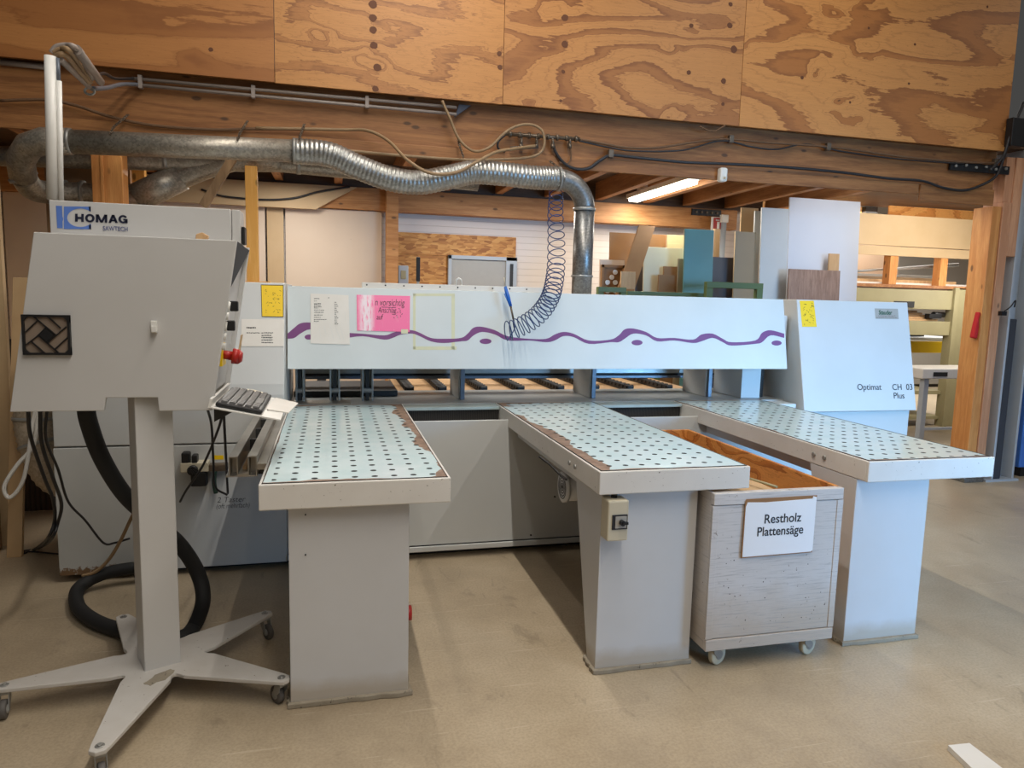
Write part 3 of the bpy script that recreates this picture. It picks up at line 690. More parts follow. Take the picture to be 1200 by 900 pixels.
tag(o, 'dark bench tool standing on the yellow trimmed workbench', 'tool')
t = thing('white_bench', (7.3, 6.9, 0), 'small white table with dark label right of the housing', 'table')
MB().box(6.78, 7.9, 6.9, 7.4, .80, .92).build('tabletop', M['offwhite'], t, .01)
MB().box(6.93, 7.13, 6.893, 6.9, .83, .88).build('label_plate', M['dark'], t)
for x in (6.84, 7.75): MB().box(x, x+.07, 6.93, 7.0, 0, .80).build('leg', M['column'], t, .004)
MB().box(6.86, 7.8, 6.95, 6.98, .17, .2).build('foot_rail', M['column'], t)
tag(MB().box(8.0, 8.6, 7.0, 7.5, .80, .84).box(8.05, 8.1, 7.05, 7.1, 0, .8).box(8.5, 8.55, 7.05, 7.1, 0, .8).build('side_table', M['offwhite'], None), 'white side table seen between steel column and blue cabinet', 'table')
# far hall clutter
for i, (x, y, w, h, mt, lb) in enumerate(((9.2, 12.0, .9, .9, M['beech'], 'pale wood crate far behind the olive rack'), (10.6, 12.6, .6, 1.3, M['greyboard'], 'grey cabinet far behind the timber post'), (12.0, 12.2, 1.2, 1.1, M['doorgrey'], 'grey machine far behind the steel column'))):
    t = thing('far_crate' if i == 0 else 'far_cabinet', (x, y, 0), lb, 'crate' if i == 0 else 'cabinet')
    MB().box(x-w/2, x+w/2, y, y+.6, .06, h).build('body', mt, t, .01)
    MB().box(x-w/2+.05, x+w/2-.05, y+.05, y+.55, 0, .06).build('plinth', M['dark'], t)
    MB().box(x-w/2+.04, x+w/2-.04, y-.01, y, .2, h-.1).build('front_panel', mt, t, .004)

# left background
o = MB().box(-2.6, -1.82, 5.72, 5.76, 0, 1.25).build('ribbed_panel', M['corr'], None)
tag(o, 'dark ribbed sheet standing behind the bottom-left flexible duct', 'panel')
a = at(17, 325, Y=4.9)
vs = []
mb = MB(); x0 = at(8, 325, Y=4.9).x; x1 = at(28, 325, Y=4.9).x; zt = a.z
mb.add([(x0-.02, 4.72, 0), (x1-.03, 4.72, 0), (x0-.02, 4.75, 0), (x1-.03, 4.75, 0), (x0+.03, 4.9, zt), (x1+.02, 4.9, zt), (x0+.03, 4.93, zt), (x1+.02, 4.93, zt)], [(0, 1, 5, 4), (2, 6, 7, 3), (0, 4, 6, 2), (1, 3, 7, 5), (4, 5, 7, 6), (0, 2, 3, 1)])
tag(mb.build('leaning_board', M['chip'], None, .002), 'raw tan board strip standing at left edge behind the console', 'board')
tag(MB().box(-2.4, -1.99, 4.86, 4.9, .0, 1.18).build('dark_board', M['chipdark'], None), 'brown board at left edge beside the raw tan strip', 'board')
tag(MB().box(-2.5, -1.92, 4.95, 4.99, 0, 2.48).build('large_sheet', M['tanwall'], None), 'tall beige sheet at left edge under the duct elbow', 'sheet')
tag(MB().box(-1.92, -1.62, 5.7, 5.74, 0, 2.5).build('large_sheet', M['chipdark'], None), 'tall brown sheet behind the duct elbow', 'sheet')
tag(MB().box(-2.0, -1.6, 6.6, 6.66, 0, 2.85).build('large_sheet', M['mdf'], None), 'dark brown sheet standing between elbow and left timber post', 'sheet')
tag(MB().prism([(-2.3, 4.3), (-2.0, 4.32), (-1.97, 4.82), (-2.3, 4.82)], 2, 0, .16).build('cardboard_box', M['chip'], None, .003), 'tan cardboard block on the floor at left edge', 'box')
q = at(157, 195, Y=7.0)
tag(MB().box(q.x-.06, q.x+.08, 7.0, 7.08, 0, 2.86).build('timber_stud', M['stud'], None, .003), 'yellow stud seen through the gap beside the Y-shaped duct', 'stud')

# ------------------------------------------------------------------ ducts
YD = 5.02
t = thing('extraction_duct', (.4, YD, 2.5), 'long galvanised extraction duct curving down behind the saw guard', 'duct')
r0 = .072
p = [at(82, 166, Y=YD), at(345, 177, Y=YD)]
MB().tube(p, r0, 24).build('straight_pipe', M['galvdark'], t)
fl = pxpath([(345, 177), (385, 181), (420, 196), (455, 209), (490, 214), (525, 208), (555, 202), (590, 204), (625, 208), (652, 209)], YD, 30)
rr = [(.0795, .080, .0832, .0832)[i % 4] for i in range(len(fl))]
MB().tube(fl, .08, 24, rr=rr).build('flexible_pipe', M['galv2'], t)
el = [at(652, 209, Y=YD)]; ce = at(652, 243, Y=YD); R_ = .2
el = []
top = at(655, 210, Y=YD); dn = at(685, 243, Y=YD); Re = dn.x-top.x
for k in range(11):
    an = PI/2*k/10; el.append(Vector((top.x+Re*math.sin(an), YD, top.z-Re*(1-math.cos(an)))))
MB().tube(el, .074, 24).build('elbow', M['galv'], t)
MB().tube([el[-1], Vector((dn.x, YD, 1.58))], .074, 24).build('vertical_pipe', M['galv'], t)
for cpos, cax, cr, cw, ch_ in ((el[-1], (0, 0, 1), .074, .02, .008), ((dn.x, YD, 1.80), (0, 0, 1), .074, .015, .007), (top, (1, 0, 0), .074, .015, .012), (at(345, 177, Y=YD), (1, 0, 0), .074, .02, .008), (p[0], (1, 0, 0), .072, .02, .008)):
    MB().ring(cpos, cax, cr, cw, ch_).build('clamp_ring', M['steel'], t)
# segmented elbow at left end turning down and back right
seg = [at(82, 166, Y=YD), at(52, 165, Y=5.03), at(34, 171, Y=5.08), at(24, 187, Y=5.16), at(27, 206, Y=5.28)]
MB().tube(seg, .08, 20).build('segmented_elbow', M['galvdark'], t)
lo = smooth_path([at(27, 206, Y=5.28), at(38, 221, Y=5.42), at(60, 226, Y=5.56), at(100, 227, Y=5.62), at(140, 231, Y=5.62), at(168, 230, Y=5.62)], 6)
MB().tube(lo, .075, 20).build('return_pipe', M['galvdark'], t)
for cpos, cax, cw, ch_ in ((at(27, 207, Y=5.29), (.4, .5, -1), .02, .010), (at(76, 226, Y=5.6), (1, 0, 0), .03, .010), (at(98, 227, Y=5.62), (1, 0, 0), .02, .012)):
    MB().ring(cpos, cax, .077, cw, ch_).build('clamp_ring', M['steel'], t)
MB().tube([at(160, 232, Y=5.62), at(212, 207, Y=5.62)], .098, 20).build('coupling', M['galvdark'], t)
MB().tube(smooth_path([at(205, 211, Y=5.62), at(245, 195, Y=5.6), at(285, 186, Y=5.58), at(330, 189, Y=5.58)]), .08, 20).build('branch_pipe', M['galvdark'], t)
def chain(pa, pb):
    pa, pb = Vector(pa), Vector(pb); n_ = int((pb-pa).length/.022)+1; mb_ = MB()
    for i_ in range(n_):
        c_ = pa.lerp(pb, (i_+.5)/n_); d_ = (pb-pa).normalized(); e_, f__ = basis(d_); e_ = e_ if i_ % 2 else f__
        mb_.tube([c_ + d_*.014*math.cos(2*PI*k/10) + e_*.008*math.sin(2*PI*k/10) for k in range(10)], .0028, 5, closed=True)
    mb_.build('hanging_chain', M['brass'], t)
for px in (133, 280, 350):
    q = at(px, 166+(px-133)*.045, Y=YD); chain((q.x, YD-.07, q.z+.03), (q.x+.01, YD-.02, q.z+.085)); chain((q.x+.01, YD-.02, q.z+.085), (q.x+.03, 5.26, q.z+.22))
chain((top.x, YD, top.z+.075), (top.x, 5.26, top.z+.17)); q = at(543, 190, Y=YD); chain((q.x, YD, q.z+.03), (q.x, 5.26, q.z+.2))
t2 = thing('rear_duct', (0, 5.58, 2.4), 'thinner grey duct running behind the long extraction duct', 'duct')
MB().tube([at(0, 183, Y=5.58), at(160, 188, Y=5.58), at(330, 191, Y=5.58), at(420, 200, Y=5.58), at(560, 214, Y=5.58)], .066, 20).build('pipe', M['galvdark'], t2)
for px in (195, 350): MB().ring(at(px, 180+px*.035, Y=5.58), (1, 0, 0), .066, .03, .008).build('clamp_ring', M['steel'], t2)
# bottom-left flexible duct into machine
t = thing('flexible_duct', (-1.62, 4.62, .5), 'pale flexible duct bending into the saw body behind the console', 'duct')
pp = smooth_path([(-1.58, 4.66, 1.35), (-1.64, 4.66, 1.1), at(42, 490, Y=4.66), at(50, 525, Y=4.63), at(66, 556, Y=4.63), (-1.43, 4.63, .45)], 12)
MB().tube(pp, .12, 22, rr=[.108+.006*(i % 2) for i in range(len(pp))]).build('flexible_pipe', galv('dusty_flexible_pipe', (196, 180, 158), (150, 136, 116), metal=.3, rough=.5), t)
for kk in (24, 34): MB().ring(pp[kk], pp[kk+1]-pp[kk-1], .112, .02, .008).build('clamp_ring', M['steel'], t)

# ------------------------------------------------------------------ hoses and cables on the beam
YB = 5.255
def cable(name, pts, r, mat, label, Y=YB, cat='cable', seg=8, group=None):
    return tag(MB().tube(pxpath(pts, Y), r, seg).build(name, mat, None), label, cat, group)
cable('air_hose', [(300, 150, 5.25), (398, 152, 5.25), (430, 153, 5.2), (455, 165, 5.1), (478, 188, 4.93), (505, 203, 4.9), (535, 202, 4.9), (560, 189, 4.92), (582, 178, 5.0), (605, 174, 5.1), (627, 171, 5.2)], .011, M['beige_hose'], 'beige hose drooping over the flexible duct to the manifold', cat='hose')
cable('air_hose', [(518, 118), (527, 138), (538, 163), (555, 177), (573, 173), (590, 157), (605, 148), (622, 146), (635, 153), (638, 168), (632, 180), (615, 185), (580, 187), (540, 187), (480, 183), (400, 176)], .010, M['beige_hose'], 'beige hose looped in a ring around the manifold', Y=5.2, cat='hose')
cable('wall_cable', [(0, 118), (55, 117), (90, 124), (130, 137), (180, 147), (250, 152), (300, 151), (398, 152)], .010, M['brown_hose'], 'brown cable sagging along the left beam from picture edge')
cable('wall_cable', [(592, 158), (584, 166), (584, 174), (592, 178)], .008, M['cable'], 'short dark hose curl at left end of manifold')
cable('wall_cable', [(648, 168), (652, 180), (662, 192), (675, 198), (690, 197), (703, 188), (716, 182), (740, 184), (800, 190), (850, 192), (920, 196), (986, 202), (1040, 209), (1080, 212), (1105, 220), (1130, 223), (1152, 216), (1168, 205), (1178, 180)], .012, M['cable'], 'thick black cable sagging from the manifold to the right post')
cable('wall_cable', [(678, 163), (705, 168), (735, 173), (770, 173), (810, 167), (850, 163), (900, 167), (980, 173), (1060, 184), (1130, 190), (1165, 191)], .010, M['brown_hose'], 'brown cable running high on the beam right of the manifold')
cable('wall_cable', [(678, 165), (710, 172), (745, 177), (800, 176), (845, 165), (880, 172), (910, 175), (945, 169), (990, 178), (1060, 187), (1130, 192)], .007, M['cable'], 'thin black cable wavering beside the high brown cable')
cable('wall_cable', [(820, 148, 5.19), (835, 154, 5.19), (850, 147, 5.19)], .006, M['brown_hose'], 'short cable loop hanging below the rightmost plywood seam')
cable('wall_cable', [(1200, 120), (1185, 155), (1176, 182), (1160, 200)], .012, M['cable'], 'dark cable bundle coming down at the right post top', Y=5.15)
t = thing('air_manifold', at(635, 160, Y=YB), 'dark air manifold of fittings screwed to the beam', 'manifold')
mb = MB().tube([at(592, 157, Y=YB), at(679, 163, Y=YB)], .014, 10)
for k in range(8):
    q = at(598+k*11, 157.5+k*.75, Y=YB); mb.ring(q, (1, 0, 0), .012, .02, .010, 8)
mb.build('pipe', M['brass'], t)
for px in (611, 629, 648, 668):
    q = at(px, 160, Y=YB); MB().tube([q, q-Vector((0, 0, .07))], .011, 8).ring(q-Vector((0, 0, .07)), (0, 0, 1), .01, .03, .006, 8).build('valve', M['brass'], t)
MB().tube([at(598, 174, Y=5.23), at(630, 172, Y=5.23)], .014, 10).build('lower_pipe', M['galv'], t)
MB().tube(pxpath([(668, 172), (669, 185), (664, 192), (655, 190)], YB), .006, 6).build('small_hose', M['brown_hose'], t)
mb = MB()
for (px, py) in ((857, 163), (971, 172), (1167, 190), (716, 180)):
    q = at(px, py, Y=5.25); mb.box(q.x-.02, q.x+.02, 5.24, 5.275, q.z-.03, q.z+.03)
    tag(mb.build('cable_clamp', M['brass'], None, .003), 'small metal clamp holding cables on the beam', 'clamp', 'cable clamps on the beam'); mb = MB()
t = thing('conduit_pair', at(340, 112, Y=5.24), 'two grey parallel conduits fixed under the plywood edge', 'conduit')
for a, b in (((155, 92), (535, 126)), ((155, 99), (535, 134))):
    MB().tube([at(*a, Y=5.25), at(*b, Y=5.25)], .011, 10).build('conduit', M['conduit'], t)
mb = MB()
for px in (165, 297, 430):
    q = at(px, 95.5+(px-155)*.09, Y=5.26); mb.box(q.x-.012, q.x+.012, 5.235, 5.275, q.z-.04, q.z+.04)
mb.build('saddle_clip', M['conduit'], t)
o = MB().prism([(at(533, 134, Y=5.25).x, at(533, 137, Y=5.25).z), (at(552, 125, Y=5.25).x, 3.0), (at(538, 125, Y=5.25).x, 3.0)], 1, 5.25, 5.28).build('angle_bracket', flat('dark_blue_steel', (40, 52, 74), .5), None)
tag(o, 'small dark triangular bracket at the conduits right end', 'bracket')
tag(MB().tube([at(0, 73, Y=5.28), at(58, 79, Y=5.28)], .018, 10).build('conduit', M['conduit'], None), 'short grey conduit under plywood left of the white mast', 'conduit')
a, b = at(1112, 196, Y=5.28), at(1181, 203, Y=5.28)
mb = MB().box(a.x, b.x, 5.265, 5.285, b.z-.015, b.z+.055)
for k in range(6): x = a.x+.05+k*(b.x-a.x-.1)/5; mb.cyl((x, 5.25, b.z+.02+(.012 if k % 2 else 0)), (x, 5.265, b.z+.02+(.012 if k % 2 else 0)), .012, 8, 1)
tag(mb.build('joint_plate', [M['black'], M['steel']], None), 'black bolted joint plate at the beam and right post', 'bracket')
q = at(850, 204, Y=5.2)
t = thing('motion_sensor', q, 'small white sensor box hanging at beam underside', 'sensor')
MB().box(q.x-.033, q.x+.033, 5.215, 5.275, q.z-.055, q.z+.055).build('housing', M['white'], t, .015)
MB().box(q.x-.006, q.x+.006, 5.19, 5.202, q.z-.04, q.z-.02).build('lens', M['cream'], t)
q = at(1186, 155, Y=5.15)
tag(MB().box(q.x-.03, q.x+.12, 5.12, 5.19, q.z-.12, q.z+.12).build('cable_box', M['black'], None, .005), 'black cable box at top right of the plywood', 'box')

# ------------------------------------------------------------------ panel saw
GA, GB = Vector((0, 4.43, 1.17)), Vector((0, 4.53, 1.665))          # front plane of the guard
def gpt(px, py, push=.0):
    """point on the leaning front plane of the guard"""
    n = Vector((0, -(GB.z-GA.z), (GB.y-GA.y))).normalized()
    r = CX*(px-600) + CY*(450-py) + CZ*(-F); o_ = Vector((0, 0, H))
    tt = (GA-o_).dot(n)/r.dot(n); return o_ + r*tt + n*push
saw = thing('panel_saw', (1.4, 4.8, 0), 'large grey panel saw with leaning guard across the workshop', 'machine')
def mat_body():
    w = NT('machine_body_paint'); v = w.coords(); z = sep(w, v)[2]
    n1 = w.noise(v, 1.6, 5)
    col = w.mix(w.math('MULTIPLY', w.ramp(n1, [(.35, (0, 0, 0, 1)), (.75, (1, 1, 1, 1))]), .5), (200, 202, 200), (188, 188, 184))
    n = w.noise(v, 30, 5, .7); xx = sep(w, v)[0]
    d = w.math('SUBTRACT', w.math('MULTIPLY', n, .22), w.math('SUBTRACT', z, 0.05))
    d = w.math('MULTIPLY', d, w.math('LESS_THAN', w.math('ADD', xx, w.math('MULTIPLY', n, .5)), -2.28))
    col = w.mix(w.ramp(d, [(.075, (0, 0, 0, 1)), (.09, (1, 1, 1, 1))]), col, (126, 98, 70))
    return w.out(col, .42)
MBODY = mat_body()
mb = MB().box(-1.46, -.26, 4.25, 5.28, .04, .757).box(-.258, 3.2, 4.263, 5.35, .088, .80).box(-.258, 3.2, 4.25, 4.263, .088, .870)
mb.box(-.258, 3.2, 4.235, 4.25, .05, .084)
mb.build('lower_body', MBODY, saw, .004)
MB().box(-1.3, 3.2, 4.34, 5.3, 0, .05).build('plinth', M['black'], saw)
MB().prism([(4.25, .765), (4.25, 1.04), (4.262, 1.1), (4.47, 1.68), (5.27, 1.68), (5.27, .765)], 0, -1.455, -.265).build('left_housing', M['machine'], saw, .005)
rhb = 4.36
MB().prism([(4.38, .862), (4.56, 1.668), (5.4, 1.668), (5.4, .862)], 0, 3.30, 4.275).build('right_housing', M['machine'], saw, .005)
MB().box(3.2, 4.25, 4.42, 5.3, .05, .855).build('right_base', MBODY, saw, .004)
MB().box(3.22, 4.18, 4.44, 5.2, 0, .05).build('right_plinth', M['black'], saw)
MB().prism([(GA.y, GA.z), (GB.y, GB.z), (GB.y+.05, GB.z), (GB.y+.05, GB.z-.012), (GB.y+.014, GB.z-.012), (GA.y+.014, GA.z), ], 0, -.255, 3.170).build('guard', M['machine_guard'], saw, .002)
MB().box(-.2, 3.28, 4.62, 5.2, 1.24, 1.55).build('pressure_beam', M['machine'], saw, .006)
MB().box(-.2, 3.1, 5.22, 5.3, 1.055, 1.10).build('rear_rail', M['steel'], saw, .004)
MB().box(-.2, 3.1, 5.24, 5.3, 1.04, 1.055).build('rail_gap', M['dark'], saw)
MB().box(-.2, 3.1, 5.21, 5.3, 1.018, 1.04).build('blued_rail', M['rail'], saw, .003)
MB().box(-.25, .45, 5.0, 5.6, .921, .96).build('rear_block', M['dark'], saw, .004)
MB().box(-.25, 3.0, 5.9, 5.98, 1.04, 1.10).build('far_rail', M['rail'], saw, .004)
# bed plates
MB().box(-.26, 3.3, 4.62, 4.93, .868, .921).build('bed_plate', M['bed'], saw, .002)
MB().box(-.26, 3.3, 4.945, 5.32, .868, .918).build('rear_bed_plate', M['bed'], saw, .002)
MB().box(-.30, .12, 4.64, 4.80, .9215, .926).build('light_bed_strip', M['alu'], saw)
for x0, x1 in ((.452, 1.066), (1.774, 2.378)):
    MB().box(x0, x1, 4.47, 4.62, .90, .919).build('bridging_plate', paint('bridge_plate', (168, 186, 186), (140, 132, 118), .35, scale=5), saw, .002)
    MB().box(x0, x1, 4.50, 4.515, .801, .90).build('brush_strip', M['brush'], saw)
# rear wooden support table and rails
MB().box(.5, 3.0, 5.45, 6.5, .86, .89).build('rear_support', M['beech'], saw)
mbr = []
for i, x in enumerate((-.1, .25, .55, .80, 1.12, 1.42, 1.75, 2.05, 2.35, 2.7)):
    mb = MB().box(x, x+.045, 5.34, 6.45, .89, .935)
    for k in range(14): mb.cyl((x-.012, 5.38+k*.08, .925), (x+.057, 5.38+k*.08, .925), .018, 8)
    mb.build('roller_rail', M['dark'], saw)
MB().box(-.25, .5, 5.4, 6.3, .5, .84).build('rear_mechanism', M['dark'], saw)
# clamps
for i, (x, wdt) in enumerate(((-.2, .028), (.02, .034), (.232, .038), (.86, .03), (1.82, .03), (2.75, .03))):
    if i < 3:
        mb = MB().box(x-wdt, x-wdt+.012, 4.78, 4.98, .922, 1.17).box(x+wdt-.012, x+wdt, 4.78, 4.98, .922, 1.17).box(x-wdt+.012, x+wdt-.012, 4.86, 4.9, .98, 1.14)
        mb.cyl((x-wdt, 4.8, .99), (x+wdt, 4.8, .99), .02, 10)
        o = mb.build('work_clamp', M['steel'], saw, .002)
        MB().box(x-.012, x+.012, 4.79, 4.84, .925, 1.16).build('clamp_jaw', M['dark'], o)
    else:
        o = MB().box(x-.012, x+.012, 4.80, 5.16, .922, 1.17).cyl((x-.02, 5.1, 1.12), (x-.012, 5.1, 1.12), .022, 12).build('work_clamp', M['machine'], saw, .003)
        MB().box(x-.002, x+.028, 4.775, 4.80, .922, 1.15).build('clamp_jaw', M['rail'], o, .002)
MB().box(2.98, 3.14, 4.70, 5.1, .922, 1.17).build('end_block', M['machine'], saw, .003)
MB().box(3.16, 3.2, 4.75, 5.0, .922, 1.2).build('end_slot', M['dark'], saw)
MB().box(3.05, 3.28, 4.45, 4.62, .87, .912).build('end_plate', M['machine_guard'], saw, .002)
# purple stripe on the guard (upper edge, lower edge in photo pixels -> on the real plane)
up = [(337, 391), (345, 384), (352, 379), (363, 378), (380, 381), (400, 389), (425, 391), (450, 393), (460, 390), (470, 387), (483, 387), (492, 390), (505, 396), (520, 397), (540, 396), (548, 391), (555, 384), (565, 383), (580, 387), (595, 394), (620, 397), (640, 397), (650, 392), (660, 389), (672, 391), (690, 399), (715, 398), (725, 393), (732, 386), (742, 385), (757, 389), (770, 396), (790, 396), (812, 398), (822, 392), (835, 391), (847, 397), (857, 401), (885, 399), (893, 390), (903, 387), (919, 391)]
lo = [(337, 397), (345, 396), (352, 391), (363, 386), (380, 389), (400, 396), (425, 394), (450, 398), (460, 396), (470, 392), (483, 391), (492, 394), (505, 400), (520, 402), (540, 400), (548, 399), (555, 393), (565, 389), (580, 392), (595, 399), (620, 399), (640, 401), (650, 399), (660, 394), (672, 395), (690, 403), (715, 401), (725, 401), (732, 397), (742, 391), (757, 393), (770, 400), (790, 399), (812, 402), (822, 400), (835, 396), (847, 401), (857, 405), (885, 403), (893, 401), (903, 393), (919, 396)]
U = smooth_path([gpt(x, y, .0008) for x, y in up], 4); L = smooth_path([gpt(x, y, .0008) for x, y in lo], 4); n = len(U)
MB().add(U+L, [(i, i+1, n+i+1, n+i) for i in range(n-1)]).build('purple_stripe', M['purple'], saw, recalc=False)
for (x, y, rx, ry) in ((362, 395, 5, 3), (569, 400, 7, 3.2), (746.5, 401.5, 6.5, 3.2), (910, 402, 6, 3)):
    vs = [gpt(x+rx*math.cos(2*PI*k/20), y+ry*math.sin(2*PI*k/20), .0008) for k in range(20)]
    MB().add(vs, [tuple(range(20))]).build('purple_spot', M['purple'], saw, recalc=False)
# yellowed tape frame left on the guard
mb = MB()
for (a, b, c_, d_) in ((484, 344, 533, 347), (484, 344, 487, 409), (529, 346, 533, 410), (484, 406, 535, 410)):
    mb.add([gpt(a, b, .0005), gpt(c_, b, .0005), gpt(c_, d_, .0005), gpt(a, d_, .0005)], [(0, 1, 2, 3)])
mb.build('tape_residue', M['tape'], saw, recalc=False)
# stickers / lettering
def gplate(name, px0, py0, px1, py1, mat, parent, push=.001, th=.001):
    vs = [gpt(px0, py0, push), gpt(px1, py0, push), gpt(px1, py1, push), gpt(px0, py1, push)]
    back = [gpt(px0, py0, push-th), gpt(px1, py0, push-th), gpt(px1, py1, push-th), gpt(px0, py1, push-th)]
    return MB().add(vs+back, [(0, 1, 2, 3), (4, 7, 6, 5), (0, 4, 5, 1), (1, 5, 6, 2), (2, 6, 7, 3), (3, 7, 4, 0)]).build(name, mat, parent)
def face_pt(px, py, P0, P1, push=0):
    n = Vector((0, -(P1.z-P0.z), (P1.y-P0.y))).normalized()
    r = CX*(px-600) + CY*(450-py) + CZ*(-F); o_ = Vector((0, 0, H))
    return o_ + r*((P0-o_).dot(n)/r.dot(n)) + n*push
LH = (Vector((0, 4.262, 1.1)), Vector((0, 4.47, 1.68)))
RH = (Vector((0, 4.38, .862)), Vector((0, 4.56, 1.668)))
def plate_on(face, name, c, mat, parent, push=.0015, th=.0014):
    """c = four photo corners"""
    f_ = [face_pt(x, y, *face, push=push) for x, y in c]; b_ = [face_pt(x, y, *face, push=push-th) for x, y in c]
    return MB().add(f_+b_, [(0, 1, 2, 3), (4, 7, 6, 5), (0, 4, 5, 1), (1, 5, 6, 2), (2, 6, 7, 3), (3, 7, 4, 0)]).build(name, mat, parent)
def dashes_on(face, name, rows, mat, parent, push=.0022):
    """rows: (x0,x1,y,height) little printed strokes in photo pixels"""
    mb = MB()
    for x0, x1, y, h in rows:
        x = x0
        while x < x1:
            w_ = random.uniform(.8, 2.4); xe = min(x+w_, x1); s_ = random.uniform(-.15, .15)
            mb.add([face_pt(x, y-h/2+s_, *face, push=push), face_pt(xe, y-h/2+s_, *face, push=push), face_pt(xe, y+h/2+s_, *face, push=push), face_pt(x, y+h/2+s_, *face, push=push)], [(0, 1, 2, 3)])
            x = xe+random.uniform(.3, .7)
    return mb.build(name, mat, parent, recalc=False)
def stroke_on(face, name, segs, mat, parent, w=.5, push=.0022):
    mb = MB()
    for (x0, y0, x1, y1) in segs:
        d = Vector((x1-x0, y1-y0)); d = d.normalized() if d.length else Vector((1, 0)); nx, ny = -d.y*w/2, d.x*w/2
        mb.add([face_pt(x0+nx, y0+ny, *face, push=push), face_pt(x1+nx, y1+ny, *face, push=push), face_pt(x1-nx, y1-ny, *face, push=push), face_pt(x0-nx, y0-ny, *face, push=push)], [(0, 1, 2, 3)])
    return mb.build(name, mat, parent, recalc=False)
GF = (GA, GB)
o = plate_on(LH, 'warning_sticker', [(306, 334), (332, 334.5), (332, 371.5), (307, 371)], M['yellow'], saw); o['label'] = 'yellow warning sticker on the left housing'
stroke_on(LH, 'sticker_border', [(306, 334, 332, 334.5), (332, 334, 332, 371.5), (332, 371.5, 307, 371), (307, 371, 306, 334)], M['ink'], o, .7)
rnd = random.Random(3)
sg = []
for k in range(34):
    x = rnd.uniform(310, 328); y = rnd.uniform(339, 366); a = rnd.choice((.5, .8, 2.4, 0, 1.57)); l_ = rnd.uniform(1, 3.2)
    sg.append((x, y, x+l_*math.cos(a), y+l_*math.sin(a)))
stroke_on(LH, 'sticker_print', sg, flat('brown_print', (120, 96, 10), .6), o, .4)
o = plate_on(RH, 'warning_sticker', [(937, 352.5), (953.5, 352.5), (957, 383), (940, 383)], M['yellow'], saw); o['label'] = 'yellow warning sticker on the right housing'
sg = []
for k in range(34):
    x = rnd.uniform(941, 953); y = rnd.uniform(355, 380); a = rnd.choice((.5, .8, 2.4, 0, 1.57)); l_ = rnd.uniform(1, 3)
    sg.append((x, y, x+l_*math.cos(a), y+l_*math.sin(a)))
stroke_on(RH, 'sticker_print', sg, flat('brown_print2', (120, 96, 10), .6), o, .4)
rx, ry = Vector((1, 0, 0)), (RH[1]-RH[0]).normalized()
o = plate_on(RH, 'dealer_plate', [(1025, 361.5), (1052, 362), (1053, 374), (1026, 373.5)], M['doorgrey'], saw)
q = face_pt(1029.5, 368.5, *RH, push=.002)
text('plate_lettering', 'Stauder', flat('dark_green_ink', (28, 82, 52), .5), o, q, .047, rx, ry, sx=.82, bold=.001, shear=.15)
dashes_on(RH, 'plate_print', [(1029, 1049, 370.2, .6), (1027, 1051, 372.2, .6)], flat('grey_print', (120, 96, 84), .6), o)
# model lettering
for s_, px, py in (('Optimat', 1004.5, 457), ('CH  03', 1045.5, 457), ('Plus', 1047, 467)):
    q = face_pt(px, py, *RH, push=.0015)
    text('model_lettering', s_, M['ink'], saw, q, .064, rx, ry, sx=.98)
# papers taped on (separate things)
def paper(name, face, c, mat, label, cat, push=.003):
    f_ = [face_pt(x, y, *face, push=push) for x, y in c]; b_ = [face_pt(x, y, *face, push=push-.0012) for x, y in c]
    cen = sum(f_, Vector())/4
    t = thing(name, cen, label, cat)
    MB().add(f_+b_, [(0, 1, 2, 3), (4, 7, 6, 5), (0, 4, 5, 1), (1, 5, 6, 2), (2, 6, 7, 3), (3, 7, 4, 0)]).build('sheet', mat, t)
    return t
t = paper('paper_notice', LH, [(283, 374), (333, 374.5), (332.5, 406), (283, 406)], M['paper'], 'white paper notice with five short lines below the yellow sticker', 'notice')
dashes_on(LH, 'print', [(289, 300, 384.3, 1.6), (289, 304.5, 390.3, .9), (306.5, 320, 390.3, .9), (306.5, 318, 393.3, .9), (306.5, 319.5, 395.8, 1.1), (306.5, 320, 398.6, 1.0), (306.5, 320, 401.6, .9)], M['ink'], t, .0042)
t = paper('paper_notice', GF, [(364, 344), (408.5, 346), (410, 404), (364, 402.5)], M['paper'], 'white table sheet in a plastic sleeve near left end of guard', 'notice')
dashes_on(GF, 'print', [(368, 374.5, 350, .8), (368, 371, 353, .5), (368, 376, 356, .8), (368, 376, 357.5, .5), (368, 377, 359.6, .7), (368, 373, 361, .5), (368, 380, 363.5, .5), (368, 379, 366.2, .7), (368, 378, 369.2, .6), (368, 376, 372, .6), (368, 383, 374.6, .6), (368, 374, 376.8, .6), (384.5, 386, 349, .6)] + [(392, 394.5 + (k % 3)*.9, 354.5+k*2.3, .6) for k in range(12)], M['ink'], t, .0042)
stroke_on(GF, 'sleeve_crease', [(374, 384, 376, 396), (380, 382, 382, 392), (387, 382, 391, 398), (393, 382, 399, 399), (399, 384, 403, 398), (404, 366, 405, 376)], M['white'], t, .6, .0044)
t = paper('pink_notice', GF, [(418, 345.5), (480.5, 347), (480, 389), (418.5, 387.5)], M['pink'], 'pink handwritten notice in a sleeve taped on the guard', 'notice')
gx, gy = Vector((1, 0, 0)), (GB-GA).normalized()
for s_, px, py, sz in (('n vorsichtig', 439, 358, .062), ('Anschlag', 443, 366.5, .052), ('auf', 441, 374.5, .05)):
    text('handwriting', s_, M['ink'], t, face_pt(px, py, *GF, push=.0042), sz, gx, gy, sx=.63 if px != 443 else .60, bold=-.0004, shear=.18)
stroke_on(GF, 'underline', [(447, 360, 464, 360.5)], M['ink'], t, .5, .0042)
sg = []
for k in range(16):
    x = rnd.uniform(460, 471); y = rnd.uniform(362, 374); sg.append((x, y, x+rnd.uniform(-2, 2), y+rnd.uniform(-1.5, 1.5)))
